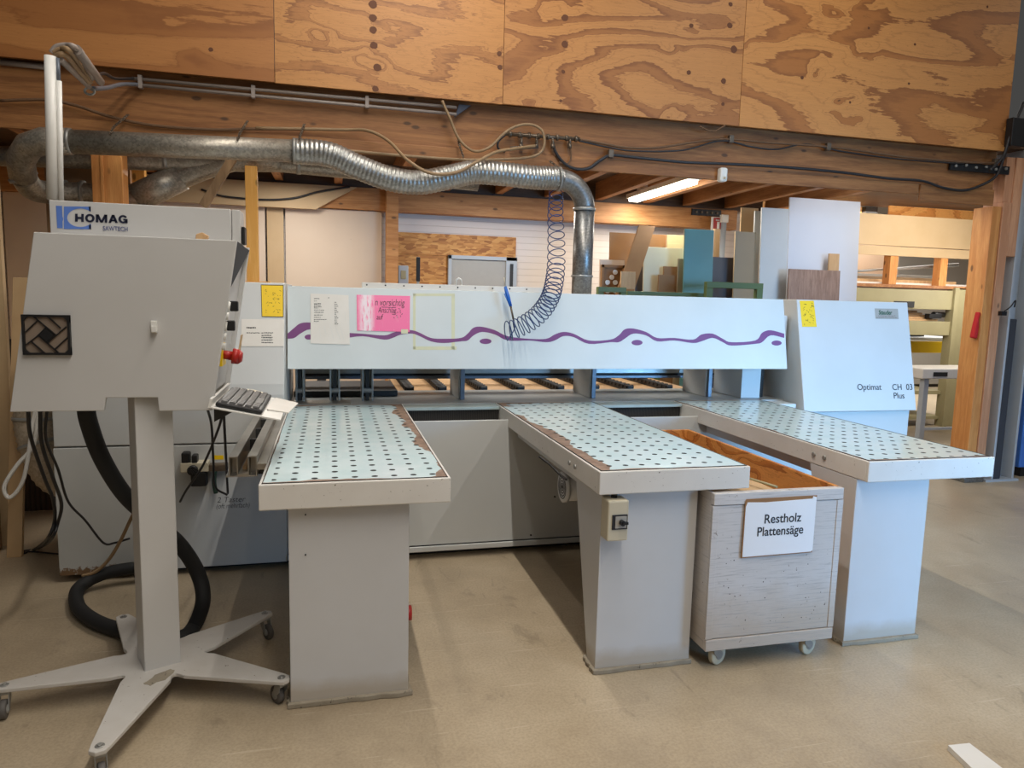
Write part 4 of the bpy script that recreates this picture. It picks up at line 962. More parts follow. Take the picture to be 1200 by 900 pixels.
stroke_on(GF, 'crossed_out_word', sg, M['ink'], t, .5, .0042)
mb = MB()
mb.add([gpt(470, 386, .0035), gpt(478, 386, .0035), gpt(478, 391, .0035), gpt(470, 391, .0035)], [(0, 1, 2, 3)])
mb.build('tape', M['tape'], t, recalc=False)
# perforated strip on top of guard
t = thing('perforated_strip', (.85, 4.57, 1.67), 'white strip lying along the top edge of guard', 'strip')
a, b = at(424, 337, Y=4.57), at(641, 347, Y=4.57)
MB().box(a.x, b.x, 4.56, 4.60, 1.665, 1.70).build('strip', M['offwhite'], t, .002)
mb = MB()
for k in range(11):
    x = a.x+.03+k*(b.x-a.x-.06)/10; mb.cyl((x, 4.558, 1.685), (x, 4.561, 1.685), .005, 8)
mb.build('holes', M['ink'], t)
q = at(430, 337, Y=4.56)
tag(MB().tube(pxpath([(516//1+0, 0)], 4.56) if False else [Vector((.78, 4.58, 1.70)), Vector((.785, 4.58, 1.735)), Vector((.80, 4.58, 1.745)), Vector((.815, 4.58, 1.735)), Vector((.82, 4.58, 1.70))], .006, 8).build('small_hook', M['white'], None), 'small white hook on the perforated strip', 'hook')
# details on lower body
body = (Vector((0, 4.25, .1)), Vector((0, 4.25, .7)))
t = thing('air_service_unit', at(225, 545, Y=4.22), 'pneumatic service unit with gauge on the saw body behind console', 'regulator')
def bx(px0, px1, py0, py1, y0, y1, nm, mt, par, bev=.004):
    a, b = at(px0, py0, Y=y0), at(px1, py1, Y=y0); return MB().box(a.x, b.x, y0, y1, b.z, a.z).build(nm, mt, par, bev)
bx(211, 244, 543, 553, 4.17, 4.25, 'manifold_block', M['cream'], t)
bx(212, 222, 531, 543, 4.17, 4.23, 'filter_knob', M['black'], t, .008)
bx(224, 231, 534, 543, 4.17, 4.23, 'regulator_knob', M['black'], t, .006)
q = at(226, 551, Y=4.165); MB().cyl((q.x, 4.15, q.z), (q.x, 4.17, q.z), .024, 20).build('gauge', M['white'], t)
MB().ring((q.x, 4.16, q.z), (0, 1, 0), .024, .02, .004, 20).build('gauge_rim', M['black'], t)
bx(223, 242, 554, 570, 4.17, 4.24, 'valve_body', M['black'], t, .006)
bx(244, 266, 545, 552, 4.19, 4.25, 'branch_block', M['brass'], t)
plate_on(body, 'yellow_label', [(250.5, 533.5), (262, 533.5), (262, 538.5), (250.5, 538.5)], M['yellow'], saw)
mb = MB().tube(pxpath([(252, 552), (251, 565), (253, 578)], 4.2), .012, 8)
mb.build('green_tube', flat('dark_green_tube', (30, 60, 50), .5), t)
q = face_pt(254, 589, *body, push=.001)
text('handwriting', '2 Taster', M['ink'], saw, q, .045, gx, Vector((0, 0, 1)), sx=1.0, bold=-.0006, shear=.2)
text('handwriting', '(oft mehrfach)', M['ink'], saw, face_pt(253, 596, *body, push=.001), .042, gx, Vector((0, 0, 1)), sx=.75, bold=-.0006, shear=.2)
mb = MB()
for (px, py) in ((650, 570+12), (663, 638), (622, 627)):
    q = at(px, py, Y=4.249); mb.cyl((q.x, 4.244, q.z), (q.x, 4.25, q.z), .006, 8)
mb.build('body_bolt', M['ink'], saw)

# ------------------------------------------------------------------ air tables
def table(x0, x1, px0, px1, label, seed, wear, grid, y1=4.612, side=None, depth=.34, bdepth=.1):
    cx = (x0+x1)/2
    t = thing('air_cushion_table', (cx, 3.6, 0), label, 'table')
    hw = (x1-x0)/2
    mt = mat_tabletop('laminate_%d' % seed, -hw+.012, hw-.012, 2.695-3.6, y1-3.6, seed, *wear, grid[0]-cx, grid[1]-3.6)
    MB().box(x0+.012, x1-.012, 2.695, y1, .90, .922).build('tabletop', mt, t, .001)
    mb = MB().box(x0, x1, 2.68, 2.694, .823, .921).box(x0, x0+.011, 2.694, y1, .823, .921).box(x1-.011, x1, 2.694, y1, .823, .921).box(x0+.011, x1-.011, 2.70, y1, .83, .86)
    mb.build('table_frame', M['apron'], t, .004)
    MB().box(x0+.010, x1-.010, 2.693, 2.697, .905, .9235).box(x0+.011, x0+.0135, 2.694, y1, .905, .9235).box(x1-.0135, x1-.011, 2.694, y1, .905, .9235).build('edge_gap', M['dark'], t)
    for xs in (x0-.003, x1+.003):
        for yy in (2.98, 3.06): MB().cyl((xs-.004, yy, .872), (xs+.004, yy, .872), .011, 12).build('bolt', M['steel'], t)
    MB().prism([(2.75, .012), (2.75+bdepth, .012), (2.75+depth, .8225), (2.75, .8225)], 0, px0, px1).build('pillar', M['pillar'], t, .003)
    n = 22; mb = MB(); poly = []; rr_ = random.Random(seed)
    corners = [(px0-.012, 2.735), (px1+.014, 2.735), (px1+.014, 2.75+bdepth+.03), (px0-.012, 2.75+bdepth+.03)]
    for i in range(4):
        a, b = corners[i], corners[(i+1) % 4]
        for k in range(8): poly.append((a[0]+(b[0]-a[0])*k/8+rr_.uniform(-.006, .006), a[1]+(b[1]-a[1])*k/8+rr_.uniform(-.006, .006)))
    mb.prism(poly, 2, 0, .022).build('mortar_pad', M['concrete_pad'], t, .004)
    MB().box(x0+.06, x0+.12, 3.0, 4.24, .76, .823).box(x1-.28, x1-.22, 3.0, 4.24, .76, .823).build('support_rail', M['pillar'], t, .003)
    return t
t1 = table(-.262, .45, -.163, .297, 'left blue perforated table on a wide grey pillar next to the console', 11, (.004, .050, .030), (-.215, 2.746))
t2 = table(1.07, 1.77, 1.11, 1.563, 'middle blue perforated table with a switch box on its pillar', 12, (.045, .002, .016), (1.148, 2.775))
t3 = table(2.382, 3.10, 2.384, 2.80, 'right blue perforated table on the bluest pillar behind the cart', 13, (.012, .003, .022), (2.434, 2.813))
# pencil marks etc on pillar 1
mb = MB()
for px, py in ((358, 603), (358, 650)):
    q = at(px, py, Y=2.75); mb.cyl((q.x, 2.746, q.z), (q.x, 2.75, q.z), .003, 8)
mb.build('screw', M['ink'], t1)
# switch box on middle pillar
def on(px, py, y): return at(px, py, Y=y)
a, b = on(714, 588, 2.66), on(736, 634, 2.66)
sb = MB().box(a.x, b.x, 2.665, 2.748, b.z, a.z).build('switch_box', M['cream'], t2, .006); sb['label'] = 'cream switch box with a black rotary knob'
a2, b2 = on(718, 604, 2.66), on(735, 620, 2.66)
MB().box(a2.x, b2.x, 2.660, 2.665, b2.z, a2.z).build('switch_frame', M['ink'], sb)
MB().box(a2.x+.013, b2.x-.005, 2.657, 2.660, b2.z+.006, a2.z-.006).build('switch_face', M['doorgrey'], sb)
q = ((a2.x+b2.x)/2+.006, (a2.z+b2.z)/2)
MB().cyl((q[0], 2.64, q[1]), (q[0], 2.657, q[1]), .012, 14).box(q[0]-.002, q[0]+.022, 2.636, 2.65, q[1]-.005, q[1]+.005).build('rotary_knob', M['black'], sb)
MB().cyl(((a.x+b.x)/2, 2.72, a.z), ((a.x+b.x)/2, 2.72, a.z+.03), .014, 12).build('cable_gland', M['black'], sb)
# blower under middle table
bl = MB().cyl((1.13, 3.32, .685), (1.30, 3.32, .685), .072, 26).ring((1.135, 3.32, .685), (1, 0, 0), .072, .02, .006, 26)
bl = bl.build('blower_motor', M['pillar'], t2)
mb = MB()
for r_ in (.018, .032, .046, .058): mb.tube([(1.126, 3.32+r_*math.cos(2*PI*k/24), .685+r_*math.sin(2*PI*k/24)) for k in range(24)], .003, 6, closed=True)
mb.cyl((1.124, 3.32, .685), (1.13, 3.32, .685), .01, 12)
mb.build('fan_grille', M['ink'], bl)
MB().box(1.14, 1.28, 3.30, 3.34, .75, .83).build('motor_bracket', M['dark'], t2)
MB().tube(pxpath([(632, 535, 3.3), (645, 545, 3.25), (656, 556, 3.2), (664, 562, 3.1)], 3.2), .006, 6).build('motor_cable', M['cable'], t2)
o = MB().cyl((.31, 2.98, .045+.03), (.325, 2.98, .045+.03), .045, 24).build('red_disc', M['red'], None)
q = at(482, 679, Y=2.95)
o.location = Vector((.312, 3.0, .205))
bpy.data.objects.remove(o)
o = MB().cyl((.297, 2.86, .30), (.32, 2.86, .30), .032, 24).build('red_end_cap', M['red'], t1); o['label'] = 'round red cap at the side of the pillar'

# ------------------------------------------------------------------ aluminium fence left of table 1
t = thing('fence_profile', (-.355, 3.8, .86), 'double aluminium profile running along left edge of the left table', 'profile')
def hollow(mb, x0, x1, z0, z1, y0, y1, w=.005):
    mb.box(x0, x1, y0, y1, z0, z0+w).box(x0, x1, y0, y1, z1-w, z1).box(x0, x0+w, y0, y1, z0+w, z1-w).box(x1-w, x1, y0, y1, z0+w, z1-w)
    mb.box(x0+w, x1-w, y0+.06, y0+.065, z0+w, z1-w)
    return mb
hollow(MB(), -.412, -.376, .862, .948, 3.05, 4.62).box(-.424, -.412, 3.05, 4.62, .862, .87).build('profile_tube', M['alu'], t, .001)
hollow(MB(), -.338, -.302, .862, .948, 3.05, 4.62).build('profile_tube', M['alu'], t, .001)
MB().box(-.376, -.338, 3.05, 4.62, .862, .874).build('channel_floor', M['alu'], t)
for k in range(4): MB().box(-.376, -.338, 3.5+k*.27, 3.53+k*.27, .874, .93).build('channel_block', M['dark'], t)
MB().box(-.301, -.264, 3.05, 4.62, .89, .915).build('side_ledge', M['alu'], t)
for yy in (3.2, 4.4): MB().box(-.42, -.262, yy, yy+.05, .835, .861).build('bracket', M['dark'], t)
o = MB().box(-.366, -.348, 3.12, 3.42, .875, .89).build('wood_stick', M['beech'], None, .002); tag(o, 'small wooden stick lying in the aluminium channel', 'stick')

# ------------------------------------------------------------------ control console
con = thing('control_console', (-.69, 3.03, 0), 'grey control console on a five-armed wheeled base, left front', 'console')
side = [(-1.019, 1.813), (-.343, 1.813), (-.445, 1.166), (-.633, 1.166), (-.636, 1.218), (-.812, 1.218), (-.82, 1.17), (-1.126, 1.17)]
MB().prism(side, 1, 2.895, 2.915).build('side_panel', M['console'], con, .003)
side2 = [(-1.019, 1.813), (-.343, 1.813), (-.445, 1.166), (-1.126, 1.17)]
MB().prism(side2, 1, 3.32, 3.34).build('side_panel', M['console'], con, .003)
core = [(-1.017, 1.808), (-.347, 1.808), (-.352, 1.79), (-.40, 1.75), (-.500, 1.19), (-1.120, 1.19)]
core = [(-1.017, 1.808), (-.362, 1.808), (-.455, 1.222), (-1.115, 1.222)]
MB().prism(core, 1, 2.915, 3.32).build('cabinet', M['console'], con, .002)
hv = [Vector(v_) for v_ in ((-.343, 2.913, 1.811), (-.343, 3.32, 1.80), (-.374, 2.913, 1.63))]; hb = [v_-Vector((.012, 0, 0)) for v_ in hv]
MB().add(hv+hb, [(0, 1, 2), (5, 4, 3), (0, 3, 4, 1), (1, 4, 5, 2), (2, 5, 3, 0)]).build('hood_shade', M['foam'], con)  # dark plate; the shade under the console top is in its colour
# controls on the operator face: points along slanted face x=f(z)
def cf(z, off=0.0): return -.455 + (z-1.222)*(.093/.586) + off
fn = Vector((1, 0, -.152)).normalized()
def knob(nm, z, y, r, l_, mt, r1=None):
    p0 = Vector((cf(z), y, z)); return MB().cyl(p0, p0+fn*l_, r, 16, r1=r1).build(nm, mt, con)
for z, y in ((1.565, 2.96), (1.49, 2.95)): 
    knob('selector_base', z, y, .021, .022, M['white']); p0 = Vector((cf(z, .02), y, z)); MB().box(p0.x, p0.x+.03, y-.010, y+.010, p0.z-.02, p0.z+.02).build('selector_knob', M['black'], con, .004)
for z, y in ((1.53, 2.935), (1.45, 2.95), (1.41, 2.97)): knob('push_button', z, y, .015, .024, M['white'])
p0 = Vector((cf(1.37), 3.05, 1.37))
MB().box(p0.x, p0.x+.012, 3.0, 3.1, 1.325, 1.415).build('stop_plate', M['yellow'], con, .002)
o = MB().cyl(p0, p0+fn*.045, .018, 16).cyl(p0+fn*.045, p0+fn*.07, .032, 22, r1=.030).cyl(p0+fn*.07, p0+fn*.083, .030, 22, r1=.018).build('emergency_stop', M['red'], con); o['label'] = 'red mushroom emergency stop button'
for z0, z1 in ((1.25, 1.33), (1.35, 1.41), (1.43, 1.47)): 
    x = cf((z0+z1)/2, .001); MB().prism([(cf(z0, .001), z0), (cf(z0, .004), z0), (cf(z1, .004), z1), (cf(z1, .001), z1)], 1, 2.93, 3.0).build('paper_label', M['paper'], con)
MB().prism([(cf(1.36, .05), 1.36), (cf(1.36, .053), 1.36), (cf(1.44, .053), 1.44), (cf(1.44, .05), 1.44)], 1, 3.18, 3.24).build('hanging_tag', M['chip'], con)
# fan filter
fx0, fx1, fz0, fz1 = -1.068, -.915, 1.378, 1.522
fb = MB().box(fx0, fx1, 2.880, 2.895, fz0, fz0+.008).box(fx0, fx1, 2.880, 2.895, fz1-.008, fz1).box(fx0, fx0+.008, 2.880, 2.895, fz0+.008, fz1-.008).box(fx1-.008, fx1, 2.880, 2.895, fz0+.008, fz1-.008)
for (cx_, cz_, sx_, sz_) in ((fx0, fz0, 1, 1), (fx1, fz0, -1, 1), (fx0, fz1, 1, -1), (fx1, fz1, -1, -1)):
    fb.prism([(cx_, cz_), (cx_+sx_*.028, cz_), (cx_, cz_+sz_*.028)], 1, 2.879, 2.893)
def bar(x0, z0, x1, z1, w=.0035):
    d = Vector((x1-x0, z1-z0)).normalized(); n_ = Vector((-d.y, d.x))*w/2
    fb.prism([(x0+n_.x, z0+n_.y), (x1+n_.x, z1+n_.y), (x1-n_.x, z1-n_.y), (x0-n_.x, z0-n_.y)], 1, 2.881, 2.888)
W_, H_ = fx1-fx0, fz1-fz0
def uv(u, v_): return (fx0+(u-255)/500*W_, fz1-(v_-255)/415*H_)
for a_, b_ in (((370, 265), (600, 460)), ((290, 435), (415, 320)), ((290, 565), (415, 470)), ((345, 535), (480, 655)), ((420, 470), (635, 660)), ((510, 545), (715, 375)), ((585, 610), (720, 490)), ((520, 265), (655, 390)), ((415, 470), (500, 390))):
    bar(*uv(*a_), *uv(*b_))
cx_, cz_ = uv(508, 465)
fb.prism([(cx_-.024, cz_), (cx_, cz_-.024), (cx_+.024, cz_), (cx_, cz_+.024)], 1, 2.880, 2.889)
ff = fb.build('fan_filter', M['black'], con); ff['label'] = 'black square fan filter with diagonal bars'
MB().box(fx0+.006, fx1-.006, 2.889, 2.895, fz0+.006, fz1-.006).build('filter_fleece', M['fleece'], ff)
q = at(180, 383, Y=2.88)
MB().box(q.x-.010, q.x+.010, 2.878, 2.895, q.z-.022, q.z+.022).box(q.x-.006, q.x+.012, 2.866, 2.878, q.z-.020, q.z+.004).build('white_clip', M['white'], con, .002)
# sign box with company lettering
sx0, sx1 = at(57, 234, Y=3.1).x, at(270, 245, Y=3.1).x
bxo = MB().box(sx0, sx1, 3.10, 3.26, 1.813, 1.949).build('sign_box', M['console'], con, .003)
def sp(px, py): q = at(px, py, Y=3.0985); return q
def spoly(pts, nm, mt, par): 
    vs = [sp(*p) for p in pts]; return MB().add(vs, [tuple(range(len(vs)))]).build(nm, mt, par, recalc=False)
# logo: bar, bracket with round cut-out
spoly([(65.5, 241), (72.8, 241.3), (73.2, 254), (74.0, 255.2), (74.0, 258), (73.4, 259), (73.5, 267.5), (67, 267.3)], 'logo_bar', M['logo'], bxo)
mb = MB()
def el(an, rx_=15.5, ry_=10.8): return (94.3+rx_*math.cos(an), 255.2+ry_*math.sin(an))
N = 28
inner = [el(PI*.5 + PI*k/N) for k in range(N+1)]             # left half of ellipse (bottom->left->top)
outer = []
for k in range(N+1):
    an = PI*.5+PI*k/N; x, y = math.cos(an), math.sin(an); s_ = 1/max(abs(x)/1.0, abs(y)/1.0)
    outer.append((94.3+19.5*x*s_ if abs(x*s_) <= 1.001 else 74.8, 255.2+13.2*y*s_))
outer = [(max(74.8, x), y) for x, y in outer]
V = [sp(*p) for p in inner+outer]; mb.add(V, [(i, i+1, N+1+i+1, N+1+i) for i in range(N)])
# right corners
inn = [el(PI*1.5+.0+.85*k/8) for k in range(9)]
V = [sp(*p) for p in inn] + [sp(94.3 + (106.5-94.3)*k/8, 242.2) for k in range(9)]; mb.add(V, [(i, i+1, 9+i+1, 9+i) for i in range(8)])
inn = [el(PI*.5-.85*k/8) for k in range(9)]
V = [sp(*p) for p in inn] + [sp(94.3 + (107-94.3)*k/8, 268.6) for k in range(9)]; mb.add(V, [(i, i+1, 9+i+1, 9+i) for i in range(8)])
V = [sp(106.2, 242.2), sp(106.5, 248.2), sp(104.5, 247.2), sp(104.2, 242.2)]; mb.add(V, [(0, 1, 2, 3)])
V = [sp(106.8, 268.6), sp(106.8, 262.4), sp(104.5, 263.4), sp(104.4, 268.6)]; mb.add(V, [(0, 1, 2, 3)])
mb.build('logo_bracket', M['logo'], bxo, recalc=False)
def letter_mesh():
    mb = MB()
    def yy(x, v_): return v_ + (x-88)*.032                          # the lettering follows the box edge
    def quad(pts): mb.add([at(x, yy(x, y), Y=3.0972) for x, y in pts], [(0, 1, 2, 3)])
    T_, B_, w_ = 250.4, 259.8, 3.0
    quad([(88, T_), (88+w_, T_), (88+w_, B_), (88, B_)]); quad([(95.2, T_), (98.2, T_), (98.2, B_), (95.2, B_)]); quad([(91, 254.1), (95.2, 254.1), (95.2, 256.3), (91, 256.3)])
    def arc(cx_, rx_, a0, a1, N_=28):
        cy_ = (T_+B_)/2; ro = (rx_, (B_-T_)/2+.2); ri = (rx_-3.0, (B_-T_)/2-2.0)
        for k in range(N_):
            p, q_ = a0+(a1-a0)*k/N_, a0+(a1-a0)*(k+1)/N_
            quad([(cx_+ro[0]*math.cos(p), cy_-ro[1]*math.sin(p)), (cx_+ro[0]*math.cos(q_), cy_-ro[1]*math.sin(q_)), (cx_+ri[0]*math.cos(q_), cy_-ri[1]*math.sin(q_)), (cx_+ri[0]*math.cos(p), cy_-ri[1]*math.sin(p))])
    arc(105.3, 5.6, 0, 2*PI)
    x = 112.2
    quad([(x, T_), (x+2.9, T_), (x+2.9, B_), (x, B_)]); quad([(x+10.6, T_), (x+13.5, T_), (x+13.5, B_), (x+10.6, B_)])
    quad([(x, T_), (x+3.6, T_), (x+8.0, B_), (x+5.4, B_)]); quad([(x+9.9, T_), (x+13.5, T_), (x+8.1, B_), (x+5.5, B_)])
    x = 127.0
    quad([(x+4.0, T_), (x+7.2, T_), (x+3.0, B_), (x, B_)]); quad([(x+4.0, T_), (x+7.2, T_), (x+11.2, B_), (x+8.2, B_)]); quad([(x+2.6, 256.0), (x+8.6, 256.0), (x+9.2, 257.9), (x+1.8, 257.9)])
    arc(144.2, 5.5, .55, 2*PI-.45); quad([(144.4, 254.6), (149.6, 254.6), (149.6, 256.5), (144.4, 256.5)]); quad([(147.0, 256.4), (149.6, 256.4), (149.6, B_), (147.0, B_)])
    return mb.build('lettering', M['inkblue'], bxo, recalc=False)
letter_mesh()
text('lettering', 'SAWTECH', M['logogrey'], bxo, at(120.5, 269.8, Y=3.0975), .0235, gx, Vector((0, 0, 1)), sx=.80, bold=.0003)
q = at(273, 276, Y=3.2)
MB().box(-.388, -.355, 3.12, 3.24, 1.80, 1.95).build('rear_cover', M['console'], con, .003)
MB().box(-.353, -.34, 3.13, 3.2, 1.815, 1.885).build('latch', M['black'], con, .003)
o = MB().prism([(-.50, 0), (-.46, .0), (-.455, .018), (-.475, .03), (-.497, .022)], 1, 2.96, 3.0).build('wood_scrap', M['beech'], None, .003); o.location.z = 1.813
tag(o, 'little wood scrap lying on top of the console', 'scrap')
# post
ang = math.radians(24)
def rotm(a, c): return Matrix.Translation(c) @ Matrix.Rotation(a, 4, 'Z')
pc = Vector((-.693, 3.030, 0))
pc = Vector((-.725, 3.025, 0)) + Vector((.035, -.01, 0))
MB().box(-.067, .067, -.067, .067, .112, 1.215, m=rotm(ang, pc)).build('post', M['console'], con, .004)
# star base
cc = Vector((-.685, 3.035, 0)); tips = [(-.187, 2.768), (-.752, 2.44), (-1.222, 2.925), (-.944, 3.478), (-.303, 3.391)]
tips = [Vector((x, y, 0)) for x, y in tips]
outl = []
for i, tp in enumerate(tips):
    d = (tp-cc); L_ = d.length; d = d/L_; n_ = Vector((-d.y, d.x, 0))
    # order: clockwise tips -> right side of arm first
    nxt = tips[(i+1) % 5]; dn_ = (nxt-cc).normalized()
    outl += [tp - d*.02 + n_*.033, tp + d*.012+n_*.026, tp + d*.024, tp + d*.012-n_*.026, tp - d*.02 - n_*.033]
    v1 = cc + d*.18 - n_*.092; v2 = cc + dn_*.18 + Vector((-dn_.y, dn_.x, 0))*.092
    mid = (v1+v2)/2; md = (mid-cc).normalized(); 
    a_, b_ = v1, v2; cpt = cc + md*.125
    for k in range(7):
        t_ = k/6; outl.append(a_*(1-t_)**2 + cpt*2*t_*(1-t_) + b_*t_**2)
MB().prism([(p.x, p.y) for p in outl], 2, .100, .116).build('star_base', M['consolebase'], con, .003)
def castor(parent, x, y, ztop, r, ang, mats=('steel', 'wheelgrey'), plate=True, w=.022):
    """fork with wheel as a part with sub-parts"""
    m = rotm(ang, Vector((x, y, 0))); k_ = .03
    mb = MB()
    mb.box(-.02, .02, -.02, .02, ztop-.006, ztop, m=m)
    for s_ in (-1, 1):
        y0, y1 = (s_*(w/2+.004), s_*(w/2+.007)); y0, y1 = min(y0, y1), max(y0, y1)
        mb.prism([(-.016, ztop-.006), (.018, ztop-.006), (k_+.010, r-.006), (k_-.006, r-.012), (-.010, ztop-.035)], 1, y0, y1, m=m)
    mb.box(-.018, .02, -(w/2+.007), w/2+.007, ztop-.014, ztop-.006, m=m)
    f_ = mb.build('castor', M[mats[0]], parent)
    a_, b_ = m @ Vector((k_, -w/2, r)), m @ Vector((k_, w/2, r))
    ax = (b_-a_).normalized(); mid = (a_+b_)/2
    MB().tube([a_, a_, a_+ax*.003, b_-ax*.003, b_, b_], r, 26, rr=[r*.5, r*.93, r, r, r*.93, r*.5]).build('wheel', M[mats[1]], f_)
    MB().cyl(a_-ax*.004, b_+ax*.004, r*.45, 16).build('hub', M['steel'], f_)
    return f_
for i, tp in enumerate(tips):
    d = (cc-tp).normalized(); q = tp + d*.012
    castor(con, q.x, q.y, .100, .036, [2.2, -1.2, -1.4, .8, -1.0][i])
    MB().cyl((q.x, q.y, .116), (q.x, q.y, .124), .0085, 6).ring((q.x, q.y, .117), (0, 0, 1), .012, .003, .003, 14).build('arm_bolt', M['steel'], con)
# glue stain on base
rs = random.Random(5); st = []
for k in range(16):
    an = 2*PI*k/16; st.append((-.66+.035*math.cos(an)*rs.uniform(.7, 1.2)+.03*math.sin(an), 2.87+.055*math.sin(an)*rs.uniform(.8, 1.2)))
MB().prism(st, 2, .1155, .1175).build('sawdust_patch', M['concrete_pad'], con)
# keyboard shelf, papers, keyboard
tray = thing('keyboard_shelf', (-.32, 3.05, 1.17), 'thin white shelf jutting from right side of the console', 'shelf')
til = Matrix.Translation((-.44, 0, 1.190)) @ Matrix.Rotation(math.radians(12), 4, 'Y')
MB().box(-.01, .255, 2.83, 3.34, -.006, 0, m=til).box(-.01, 0, 2.83, 3.34, 0, .03, m=til).build('tray', M['white'], tray, .001)
MB().prism([(-.44, 1.19), (-.44, 1.12), (-.36, 1.165)], 1, 2.9, 2.91).build('bracket', M['dark'], tray)
tray.parent = None; tray['category'] = 'shelf'
kb = thing('keyboard', (-.34, 3.03, 1.19), 'dusty black computer keyboard on the white console shelf', 'keyboard')
MB().box(.012, .182, 2.845, 3.29, .002, .020, m=til).build('case', M['black'], kb, .006)
keym = paint('dusty_key_caps', (92, 90, 88), (60, 58, 58), .5, .6, (130, 126, 120), scale=30)
km = None
for r_ in range(5):
    for c_ in range(15):
        x = .028+r_*.029; y = 2.862+c_*.0275
        if r_ == 4 and 4 <= c_ <= 8: continue
        ctr = til @ Vector((x+.0115, y+.0115, .0205))
        if km is None:
            mb = MB(); m2 = Matrix.Rotation(math.radians(12), 4, 'Y')
            vs = [m2 @ Vector(v_) for v_ in [(-.012, -.0115, 0), (.012, -.0115, 0), (.012, .0115, 0), (-.012, .0115, 0), (-.0095, -.009, .007), (.0095, -.009, .007), (.0095, .009, .007), (-.0095, .009, .007)]]
            mb.add(vs, [(0, 3, 2, 1), (4, 5, 6, 7), (0, 1, 5, 4), (1, 2, 6, 5), (2, 3, 7, 6), (3, 0, 4, 7)])
            km = bpy.data.meshes.new('key'); km.from_pydata(mb.v, [], mb.f); km.materials.append(keym)
        k_ = bpy.data.objects.new('key', km); COL.objects.link(k_); k_.parent = kb; k_.location = ctr-kb.location
MB().box(.028+4*.029, .028+4*.029+.024, 2.862+4*.0275, 2.862+8.85*.0275, .0205, .0265, m=til).build('space_bar', keym, kb)
m3 = til @ Matrix.Translation((0, 0, 0)) 
o = MB().add([til @ Vector(v_) for v_ in [(.19, 2.98, .006), (.275, 3.0, .004), (.30, 3.30, .004), (.20, 3.32, .006)]] + [til @ Vector(v_) for v_ in [(.19, 2.98, .0025), (.275, 3.0, .0005), (.30, 3.30, .0005), (.20, 3.32, .0025)]], [(0, 1, 2, 3), (4, 7, 6, 5), (0, 4, 5, 1), (1, 5, 6, 2), (2, 6, 7, 3), (3, 7, 4, 0)]).build('paper_note', M['paper'], None)
tag(o, 'white paper sheet sticking out right of the keyboard', 'paper')
o = MB().cyl(til @ Vector((.10, 3.33, .0)), til @ Vector((.10, 3.33, .012)), .055, 24).build('tape_roll', M['cream'], None); tag(o, 'yellowish round lid behind the keyboard', 'lid')
# cable mast
mast = thing('cable_mast', (-1.10, 3.29, 1.8), 'white tube mast rising behind the console with a swing arm', 'mast')
MB().tube([at(62, 234, Y=3.3), at(59, 66, Y=3.3)], .0215, 18).build('main_tube', M['white'], mast)
MB().tube([at(71.5, 236, Y=3.3), at(69, 95, Y=3.3)], .0105, 12).build('thin_tube', M['white'], mast)
MB().tube([at(69, 96, Y=3.3), at(67.5, 68, Y=3.3)], .007, 10).build('thin_rod', M['rail'], mast)
MB().tube([at(70, 69, Y=3.32), at(82, 80, Y=3.6), at(104, 101, Y=4.1)], .014, 12).build('lower_arm', M['conduit'], mast)
MB().tube([at(90, 58, Y=3.35), at(118, 96, Y=4.2)], .019, 14).build('upper_arm', M['conduit'], mast)
q = at(105, 107, Y=4.12)
MB().tube([(q.x+.022*math.cos(2*PI*k/20), q.y, q.z+.016*math.sin(2*PI*k/20)) for k in range(20)], .006, 8, closed=True).build('ring_eye', M['steel'], mast)
for i, pp in enumerate(([(60, 62), (66, 55), (78, 53), (88, 56), (97, 70, 3.6), (108, 92, 4.0)], [(62, 61), (72, 57), (82, 60), (92, 75, 3.7), (106, 96, 4.0)], [(64, 66), (76, 64), (88, 78, 3.6), (104, 97, 4.0)])):
    MB().tube(pxpath(pp, 3.33), .011, 8).build('sheathed_cable', M['beige_hose'] if i else M['conduit'], mast)
cable('feed_cable', [(108, 104, 4.15), (125, 103, 4.5), (142, 99, 4.9), (160, 99, 5.2)], .012, M['rail'], 'dark blue cable from the swing arm to the conduits')
cable('feed_cable', [(112, 90, 4.2), (122, 86, 4.5), (135, 92, 4.9), (156, 92, 5.22)], .009, M['cable'], 'thin black cable from the swing arm to upper conduit')

# ------------------------------------------------------------------ hoses around the console
hz = [at(100, 474, Y=3.2), at(106, 500, Y=3.22), at(122, 545, Y=3.26), at(150, 590, Y=3.30), at(185, 628, Y=3.34), at(212, 645, Y=3.4), at(228, 672, Y=3.45), at(238, 698, Y=3.5)]
hz = [at(100, 470, Y=3.2), at(104, 495, Y=3.22), at(120, 538, Y=3.28), at(148, 582, Y=3.34), at(185, 615, Y=3.40), at(212, 640, Y=3.46), at(232, 672, Y=3.5), at(238, 703, Y=3.46), at(228, 733, Z=.05), at(212, 747, Z=.04), at(175, 746, Z=.04), at(145, 740, Z=.04), at(112, 728, Z=.04), at(92, 712, Z=.04), at(90, 693, Z=.04), at(103, 681, Y=4.10), at(120, 673, Y=4.13), at(140, 668, Y=4.16), at(170, 664, Y=4.18)]
tag(MB().tube(smooth_path(hz, 8), .034, 16).build('corrugated_hose', M['blackrub'], None), 'thick black hose looping from the console down around its base', 'hose')
def cb(pts, r, mat, label, name='loose_cable', cat='cable'): return tag(MB().tube(smooth_path(pts, 8), r, 8).build(name, mat, None), label, cat)
cb([at(178, 580, Y=4.0), at(160, 596, Y=4.0), at(142, 632, Y=4.08), at(128, 655, Y=4.1), at(112, 670, Y=4.1), at(96, 675, Y=4.1)], .009, M['beige_hose'], 'thin beige cable dropping beside the saw body to the floor')
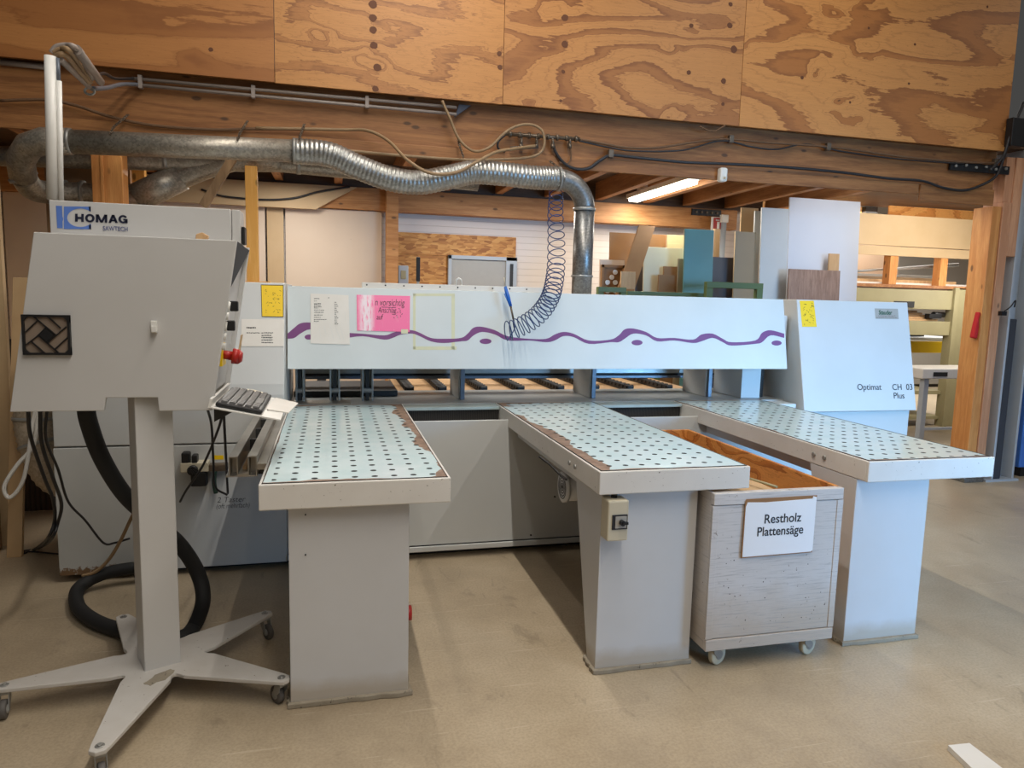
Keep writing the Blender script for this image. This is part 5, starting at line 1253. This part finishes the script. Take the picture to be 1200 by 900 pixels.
cb([at(33, 480, Y=3.3), at(36, 512, Y=3.4), at(52, 560, Y=3.6), at(62, 585, Y=3.8), at(64, 610, Y=3.9), at(55, 632, Y=3.95), at(40, 644, Z=.01), at(28, 648, Z=.01)], .008, M['cable'], 'leftmost black cable hanging from the console to the floor')
cb([at(47, 480, Y=3.3), at(49, 520, Y=3.4), at(62, 560, Y=3.6), at(72, 590, Y=3.8), at(68, 612, Y=3.9), at(60, 632, Y=3.95), at(45, 642, Z=.01), at(28, 646, Z=.01)], .008, M['cable'], 'second black cable from left hanging below the console')
cb([at(55, 480, Y=3.3), at(54, 515, Y=3.4), at(68, 550, Y=3.6), at(80, 588, Y=3.9), at(100, 610, Y=4.0), at(121, 636, Y=4.1), at(135, 636, Y=4.1), at(152, 631, Y=4.1)], .006, M['cable'], 'thin black cable crossing the saw body to the post')
cb([at(28, 646, Z=.008), at(45, 647, Z=.008), at(78, 650, Z=.008)], .005, M['cable'], 'short thin cable lying on the floor at left')
cb([at(45, 478, Y=4.4), at(40, 520, Y=4.4), at(20, 545, Y=4.4), at(5, 570, Y=4.4), at(12, 583, Y=4.4), at(28, 560, Y=4.4), at(38, 500, Y=4.4), at(42, 478, Y=4.4)], .011, M['white'], 'white looped hose hanging at left edge beside the flexible duct', 'loose_hose', 'hose')
cb([at(243, 478, Y=3.2), at(248, 500, Y=3.6), at(250, 540, Y=3.9), at(252, 570, Y=4.1), at(266, 580, Y=4.15)], .006, M['cable'], 'black cable below the keyboard running down left')
cb([at(262, 480, Y=3.15), at(255, 505, Y=3.4), at(238, 545, Y=3.7), at(218, 575, Y=3.9), at(211, 588, Y=4.0)], .006, M['cable'], 'black cable below the keyboard curving left to the post')
cb([at(262, 480, Y=3.15), at(264, 520, Y=3.5), at(266, 560, Y=3.9), at(267, 578, Y=4.1)], .006, M['cable'], 'black cable below the keyboard hanging straight down')

# ------------------------------------------------------------------ offcut cart
cx0, cx1, cy0, cy1, cz0, cz1 = 1.588, 2.238, 2.66, 4.10, .098, .812
cart = thing('offcut_cart', ((cx0+cx1)/2, (cy0+cy1)/2, 0), 'white wooden offcut bin on castors between middle and right tables', 'cart')
T = .02
MB().box(cx0, cx1, cy0, cy0+T, cz0+.055, cz1-.055).build('front_panel', M['plywhite'], cart, .003)
MB().box(cx0, cx0+T, cy0+T, cy1, cz0+.04, cz1).build('side_panel', M['plywhite'], cart, .003)
orange = plywood('orange_bin_plywood', (222, 152, 78), (196, 120, 52), (150, 84, 32), 21, 11, sx=.9, sz=1.6, axis='y')
MB().box(cx1-T, cx1, cy0+T, cy1, cz0+.04, cz1).build('side_panel', orange, cart, .002)['label'] = 'side with orange plywood inner face'
MB().box(cx0+T, cx1-T, cy1-T, cy1, cz0+.04, cz1).build('rear_panel', orange, cart, .002)
MB().box(cx0, cx1, cy0-.006, cy0+T+.01, cz1-.052, cz1).build('top_batten', M['plywhite'], cart, .003)
MB().box(cx0, cx1, cy0-.006, cy0+T, cz0, cz0+.052).build('bottom_batten', M['plywhite'], cart, .003)
for xx in ((cx0-.003, cx0+.028), (cx1-.028, cx1+.003)): MB().box(xx[0], xx[1], cy0-.004, cy0+.001, cz0+.055, cz1-.055).build('corner_strip', M['plywhite'], cart, .002)
MB().box(cx0, cx1, cy0+T, cy1, cz0, cz0+.04).build('floor_panel', M['plywhite'], cart, .003)
for x, y, an in ((cx0+.07, cy0+.05, .35), (cx1-.11, cy0+.05, .3), (cx0+.07, cy1-.12, 0), (cx1-.11, cy1-.12, 0)):
    castor(cart, x, y, cz0, .047, an, ('steel', 'cream'), w=.026)
# sign on the cart
sy = cy0-.007
a, b = at(873, 586, Y=sy), at(952, 648, Y=sy)
sg_ = MB().prism([(a.x, a.z-.012), (a.x+.006, a.z+.004), (b.x, a.z+.006), (b.x-.004, b.z+.004), (a.x-.003, b.z)], 1, sy-.003, sy).build('sign_backing', M['mdf'], cart, .001)
MB().prism([(a.x+.003, b.z+.006), (b.x-.012, b.z+.009), (b.x-.004, b.z+.016), (b.x-.003, a.z-.002), (b.x-.02, a.z+.003), (b.x-.024, a.z-.008), (a.x+.10, a.z-.014), (a.x+.012, a.z-.010), (a.x+.004, a.z-.03)], 1, sy-.0045, sy-.003).build('sign_paper', paint('white_sign_paper', (238, 240, 244), (232, 234, 238), .4, scale=5), sg_)
q1 = at(895, 613.5, Y=sy-.0055); q2 = at(886.5, 628.5, Y=sy-.0055)
text('sign_lettering', 'Restholz', M['ink'], sg_, q1, .058, gx, Vector((0, 0, 1)), sx=.93, bold=.0005)
text('sign_lettering', 'Plattens\u00e4ge', M['ink'], sg_, q2, .058, gx, Vector((0, 0, 1)), sx=.90, bold=.0005)
rs = random.Random(9); mb = MB()
for k in range(46):
    x = rs.uniform(cx0+.05, cx1-.05); z = rs.uniform(cz0+.1, cz1-.08); 
    if a.x-.01 < x < b.x+.01 and z > b.z-.01: continue
    r_ = rs.uniform(.0015, .004); mb.add([(x-r_, cy0-.0005, z), (x, cy0-.0005, z-r_*.7), (x+r_, cy0-.0005, z), (x, cy0-.0005, z+r_)], [(0, 1, 2, 3)])
mb.build('paint_chips', M['dark'], cart, recalc=False)
# contents
o = MB().box(cx0+.03, cx1-.27, cy0+.035, cy0+.30, .765, .783).build('offcut', M['chip'], None, .002); tag(o, 'tan offcut panel lying just inside the front of cart', 'offcut')
for i, (x, y, z, rx_, l_, mt, lb) in enumerate(((1.95, 2.98, .70, .2, .5, 'beech', 'light wood offcut in the cart'), (1.80, 3.2, .60, -.3, .6, 'chip', 'tan offcut deeper in the cart'), (2.0, 3.3, .55, .15, .7, 'offwhite', 'white offcut in the cart'))):
    m = rotm(rx_, Vector((x, y, 0)))
    tag(MB().box(-.06, .06, -l_/2, l_/2, z-.55, z, m=m).build('offcut', M[mt], None, .002), lb, 'offcut')
a, b = at(884, 566, Y=2.80), at(907, 573, Y=2.72)
tag(MB().tube([(a.x, 2.90, .817), (b.x, 2.70, .817)], .006, 6).build('pencil_stick', M['olive'], None), 'thin brown stick lying across the front edge of cart', 'stick')
# floor offcut, debris
c4 = [at(1111, 873, Z=.022), at(1136, 870.5, Z=.022), at(1196, 916, Z=.022), at(1165, 925, Z=.022)]
mb = MB(); vs = c4+[Vector((v_.x, v_.y, 0.0)) for v_ in c4]
mb.add(vs, [(0, 1, 2, 3), (4, 7, 6, 5), (0, 4, 5, 1), (1, 5, 6, 2), (2, 6, 7, 3), (3, 7, 4, 0)])
tag(mb.build('floor_offcut', [M['offwhite']], None, .001), 'white wooden strip lying on the floor at bottom right', 'offcut')
# ------------------------------------------------------------------ coil hose and blow gun
t = thing('coil_hose', at(650, 300, Y=4.75), 'blue spiral air hose hanging over the guard', 'hose')
axis_px = [(652, 222, 5.2), (651, 250, 4.95), (652, 290, 4.75), (651, 320, 4.62), (646, 345, 4.45), (636, 363, 4.37), (622, 376, 4.34), (605, 385, 4.33), (592, 388, 4.33)]
ax = pxpath(axis_px, 4.7, 60); tot = len(ax); pts = []
turns = 0; 
clen = [0]
for i in range(1, tot): clen.append(clen[-1]+(ax[i]-ax[i-1]).length)
Ltot = clen[-1]; ph = 0; steps = 1500; j = 0; prev = 0
for s_ in range(steps):
    d_ = Ltot*s_/(steps-1)
    while j < tot-2 and clen[j+1] < d_: j += 1
    f_ = (d_-clen[j])/max(1e-9, clen[j+1]-clen[j]); p = ax[j].lerp(ax[j+1], f_); tg = (ax[j+1]-ax[j]).normalized()
    u = d_/Ltot; pitch = .078 if u < .5 else (.055 if u < .68 else .034)
    ph += 2*PI*(d_-prev)/pitch; prev = d_
    e1 = Vector((1, 0, 0)) - tg*tg.x; e1.normalize(); e2 = tg.cross(e1)
    rad = .050 + .010*min(1, u*2.2)
    pts.append(p + (e1*math.cos(ph)+e2*math.sin(ph))*rad)
MB().tube(pts, .0036, 6).build('coil', M['bluehose'], t)
e_ = pts[-1]
MB().tube(smooth_path([e_, at(603, 385, Y=4.36), at(602, 376, Y=4.38)]), .004, 6).build('hose_end', M['bluehose'], t)
g = thing('blow_gun', at(595, 355, Y=4.42), 'blue air blow gun hanging above the hose coil on guard', 'tool')
MB().tube([at(590.5, 325, Y=4.45), at(592.5, 337, Y=4.45)], .003, 8).build('nozzle', M['cream'], g)
MB().tube([at(592, 336, Y=4.45), at(595, 347, Y=4.44), at(598.5, 359, Y=4.42)], .012, 12, rr=[.010, .014, .010]).build('handle', M['bluetool'], g)
MB().tube([at(598.5, 359, Y=4.42), at(602, 376, Y=4.40)], .006, 10).build('coupling', M['brass'], g)
MB().tube([at(591, 344, Y=4.43), at(597, 357, Y=4.41)], .004, 8).build('trigger', M['bluetool'], g)

# ------------------------------------------------------------------ light
def area(name, loc, size, energy, color, target=None, sy_=None, spread=None):
    l = bpy.data.lights.new(name, 'AREA'); l.shape = 'RECTANGLE'; l.size = size; l.size_y = sy_ or size; l.energy = energy; l.color = color
    if spread: l.spread = spread
    o = bpy.data.objects.new(name, l); COL.objects.link(o); o.location = loc
    d = (Vector(target)-Vector(loc)) if target else Vector((0, 0, -1))
    o.rotation_euler = d.to_track_quat('-Z', 'Y').to_euler()
    return o
WARM = (1.0, .94, .86)
# fluorescent hall tubes plus an added fill row at far right, running front to back about 5 m up
for x, e in ((-2.2, 8), (-.05, 36), (.8, 225), (3.6, 90), (7.2, 50)):  # last row is added to brighten the blue cabinet and right side
    area('hall_tube_and_fill', (x, .9, 5.0), .06, e, WARM, sy_=7.5)
# window daylight from behind right
area('hall_window', (5.6, -1.6, 1.5), 2.4, 68, (.24, .56, 1.0), (3.95, 3.6, .5), 2.0, spread=math.radians(58))
area('front_fill', (1.5, -3.5, 4.6), 6.0, 24, (1, .98, .95), (1.5, 4.5, 1.5), 2.0)  # added soft fill on the front faces from behind the camera
# visible mezzanine lamp, then unseen fills added for back wall, storage and far hall
area('mezzanine_lamp_and_fill', (3.65, 7.6, 2.84), .12, 36, (1, .96, .88), sy_=1.5)
area('mezzanine_lamp_and_fill', (-.4, 7.2, 2.82), .15, 46, WARM, sy_=1.5)  # unseen, added to brighten the back wall
area('mezzanine_lamp_and_fill', (1.8, 7.0, 2.82), .15, 44, WARM, sy_=1.5)  # second unseen fill added for the back wall
area('far_hall_fill', (9.5, 11.5, 4.4), 5.0, 620, (1, .96, .9), (8.5, 11.5, 0), 4.0)  # added fill shining straight down on the far hall
area('storage_fill', (5.2, 5.9, 2.85), .3, 22, (.95, .97, 1), (6.2, 7.2, 1.5), 1.5)  # added fill on the stored boards
area('storage_fill', (7.3, 6.6, 2.98), 1.6, 75, (1, .94, .85), (7.4, 8.4, 1.6), .8)  # added fill for the fascia and rack front
area('bench_fill', (8.3, 7.3, 1.88), .8, 8, (1, .95, .88), (7.9, 8.7, 1.0), .5)  # added fill that brightens the yellow bench beam
area('storage_fill', (7.3, 9.1, 3.0), 1.6, 30, (1, .94, .85), sy_=.5)  # added fill over the boards on the storage shelf
w = bpy.data.worlds.new('world'); bpy.context.scene.world = w; w.use_nodes = True
w.node_tree.nodes['Background'].inputs[0].default_value = (1.0, .97, .93, 1); w.node_tree.nodes['Background'].inputs[1].default_value = .065
vs_ = bpy.context.scene.view_settings
bpy.context.scene.display_settings.display_device = 'sRGB'
vs_.view_transform = 'Standard'; vs_.look = 'None'; vs_.gamma = 1; vs_.use_curve_mapping = False; vs_.exposure = -0.12
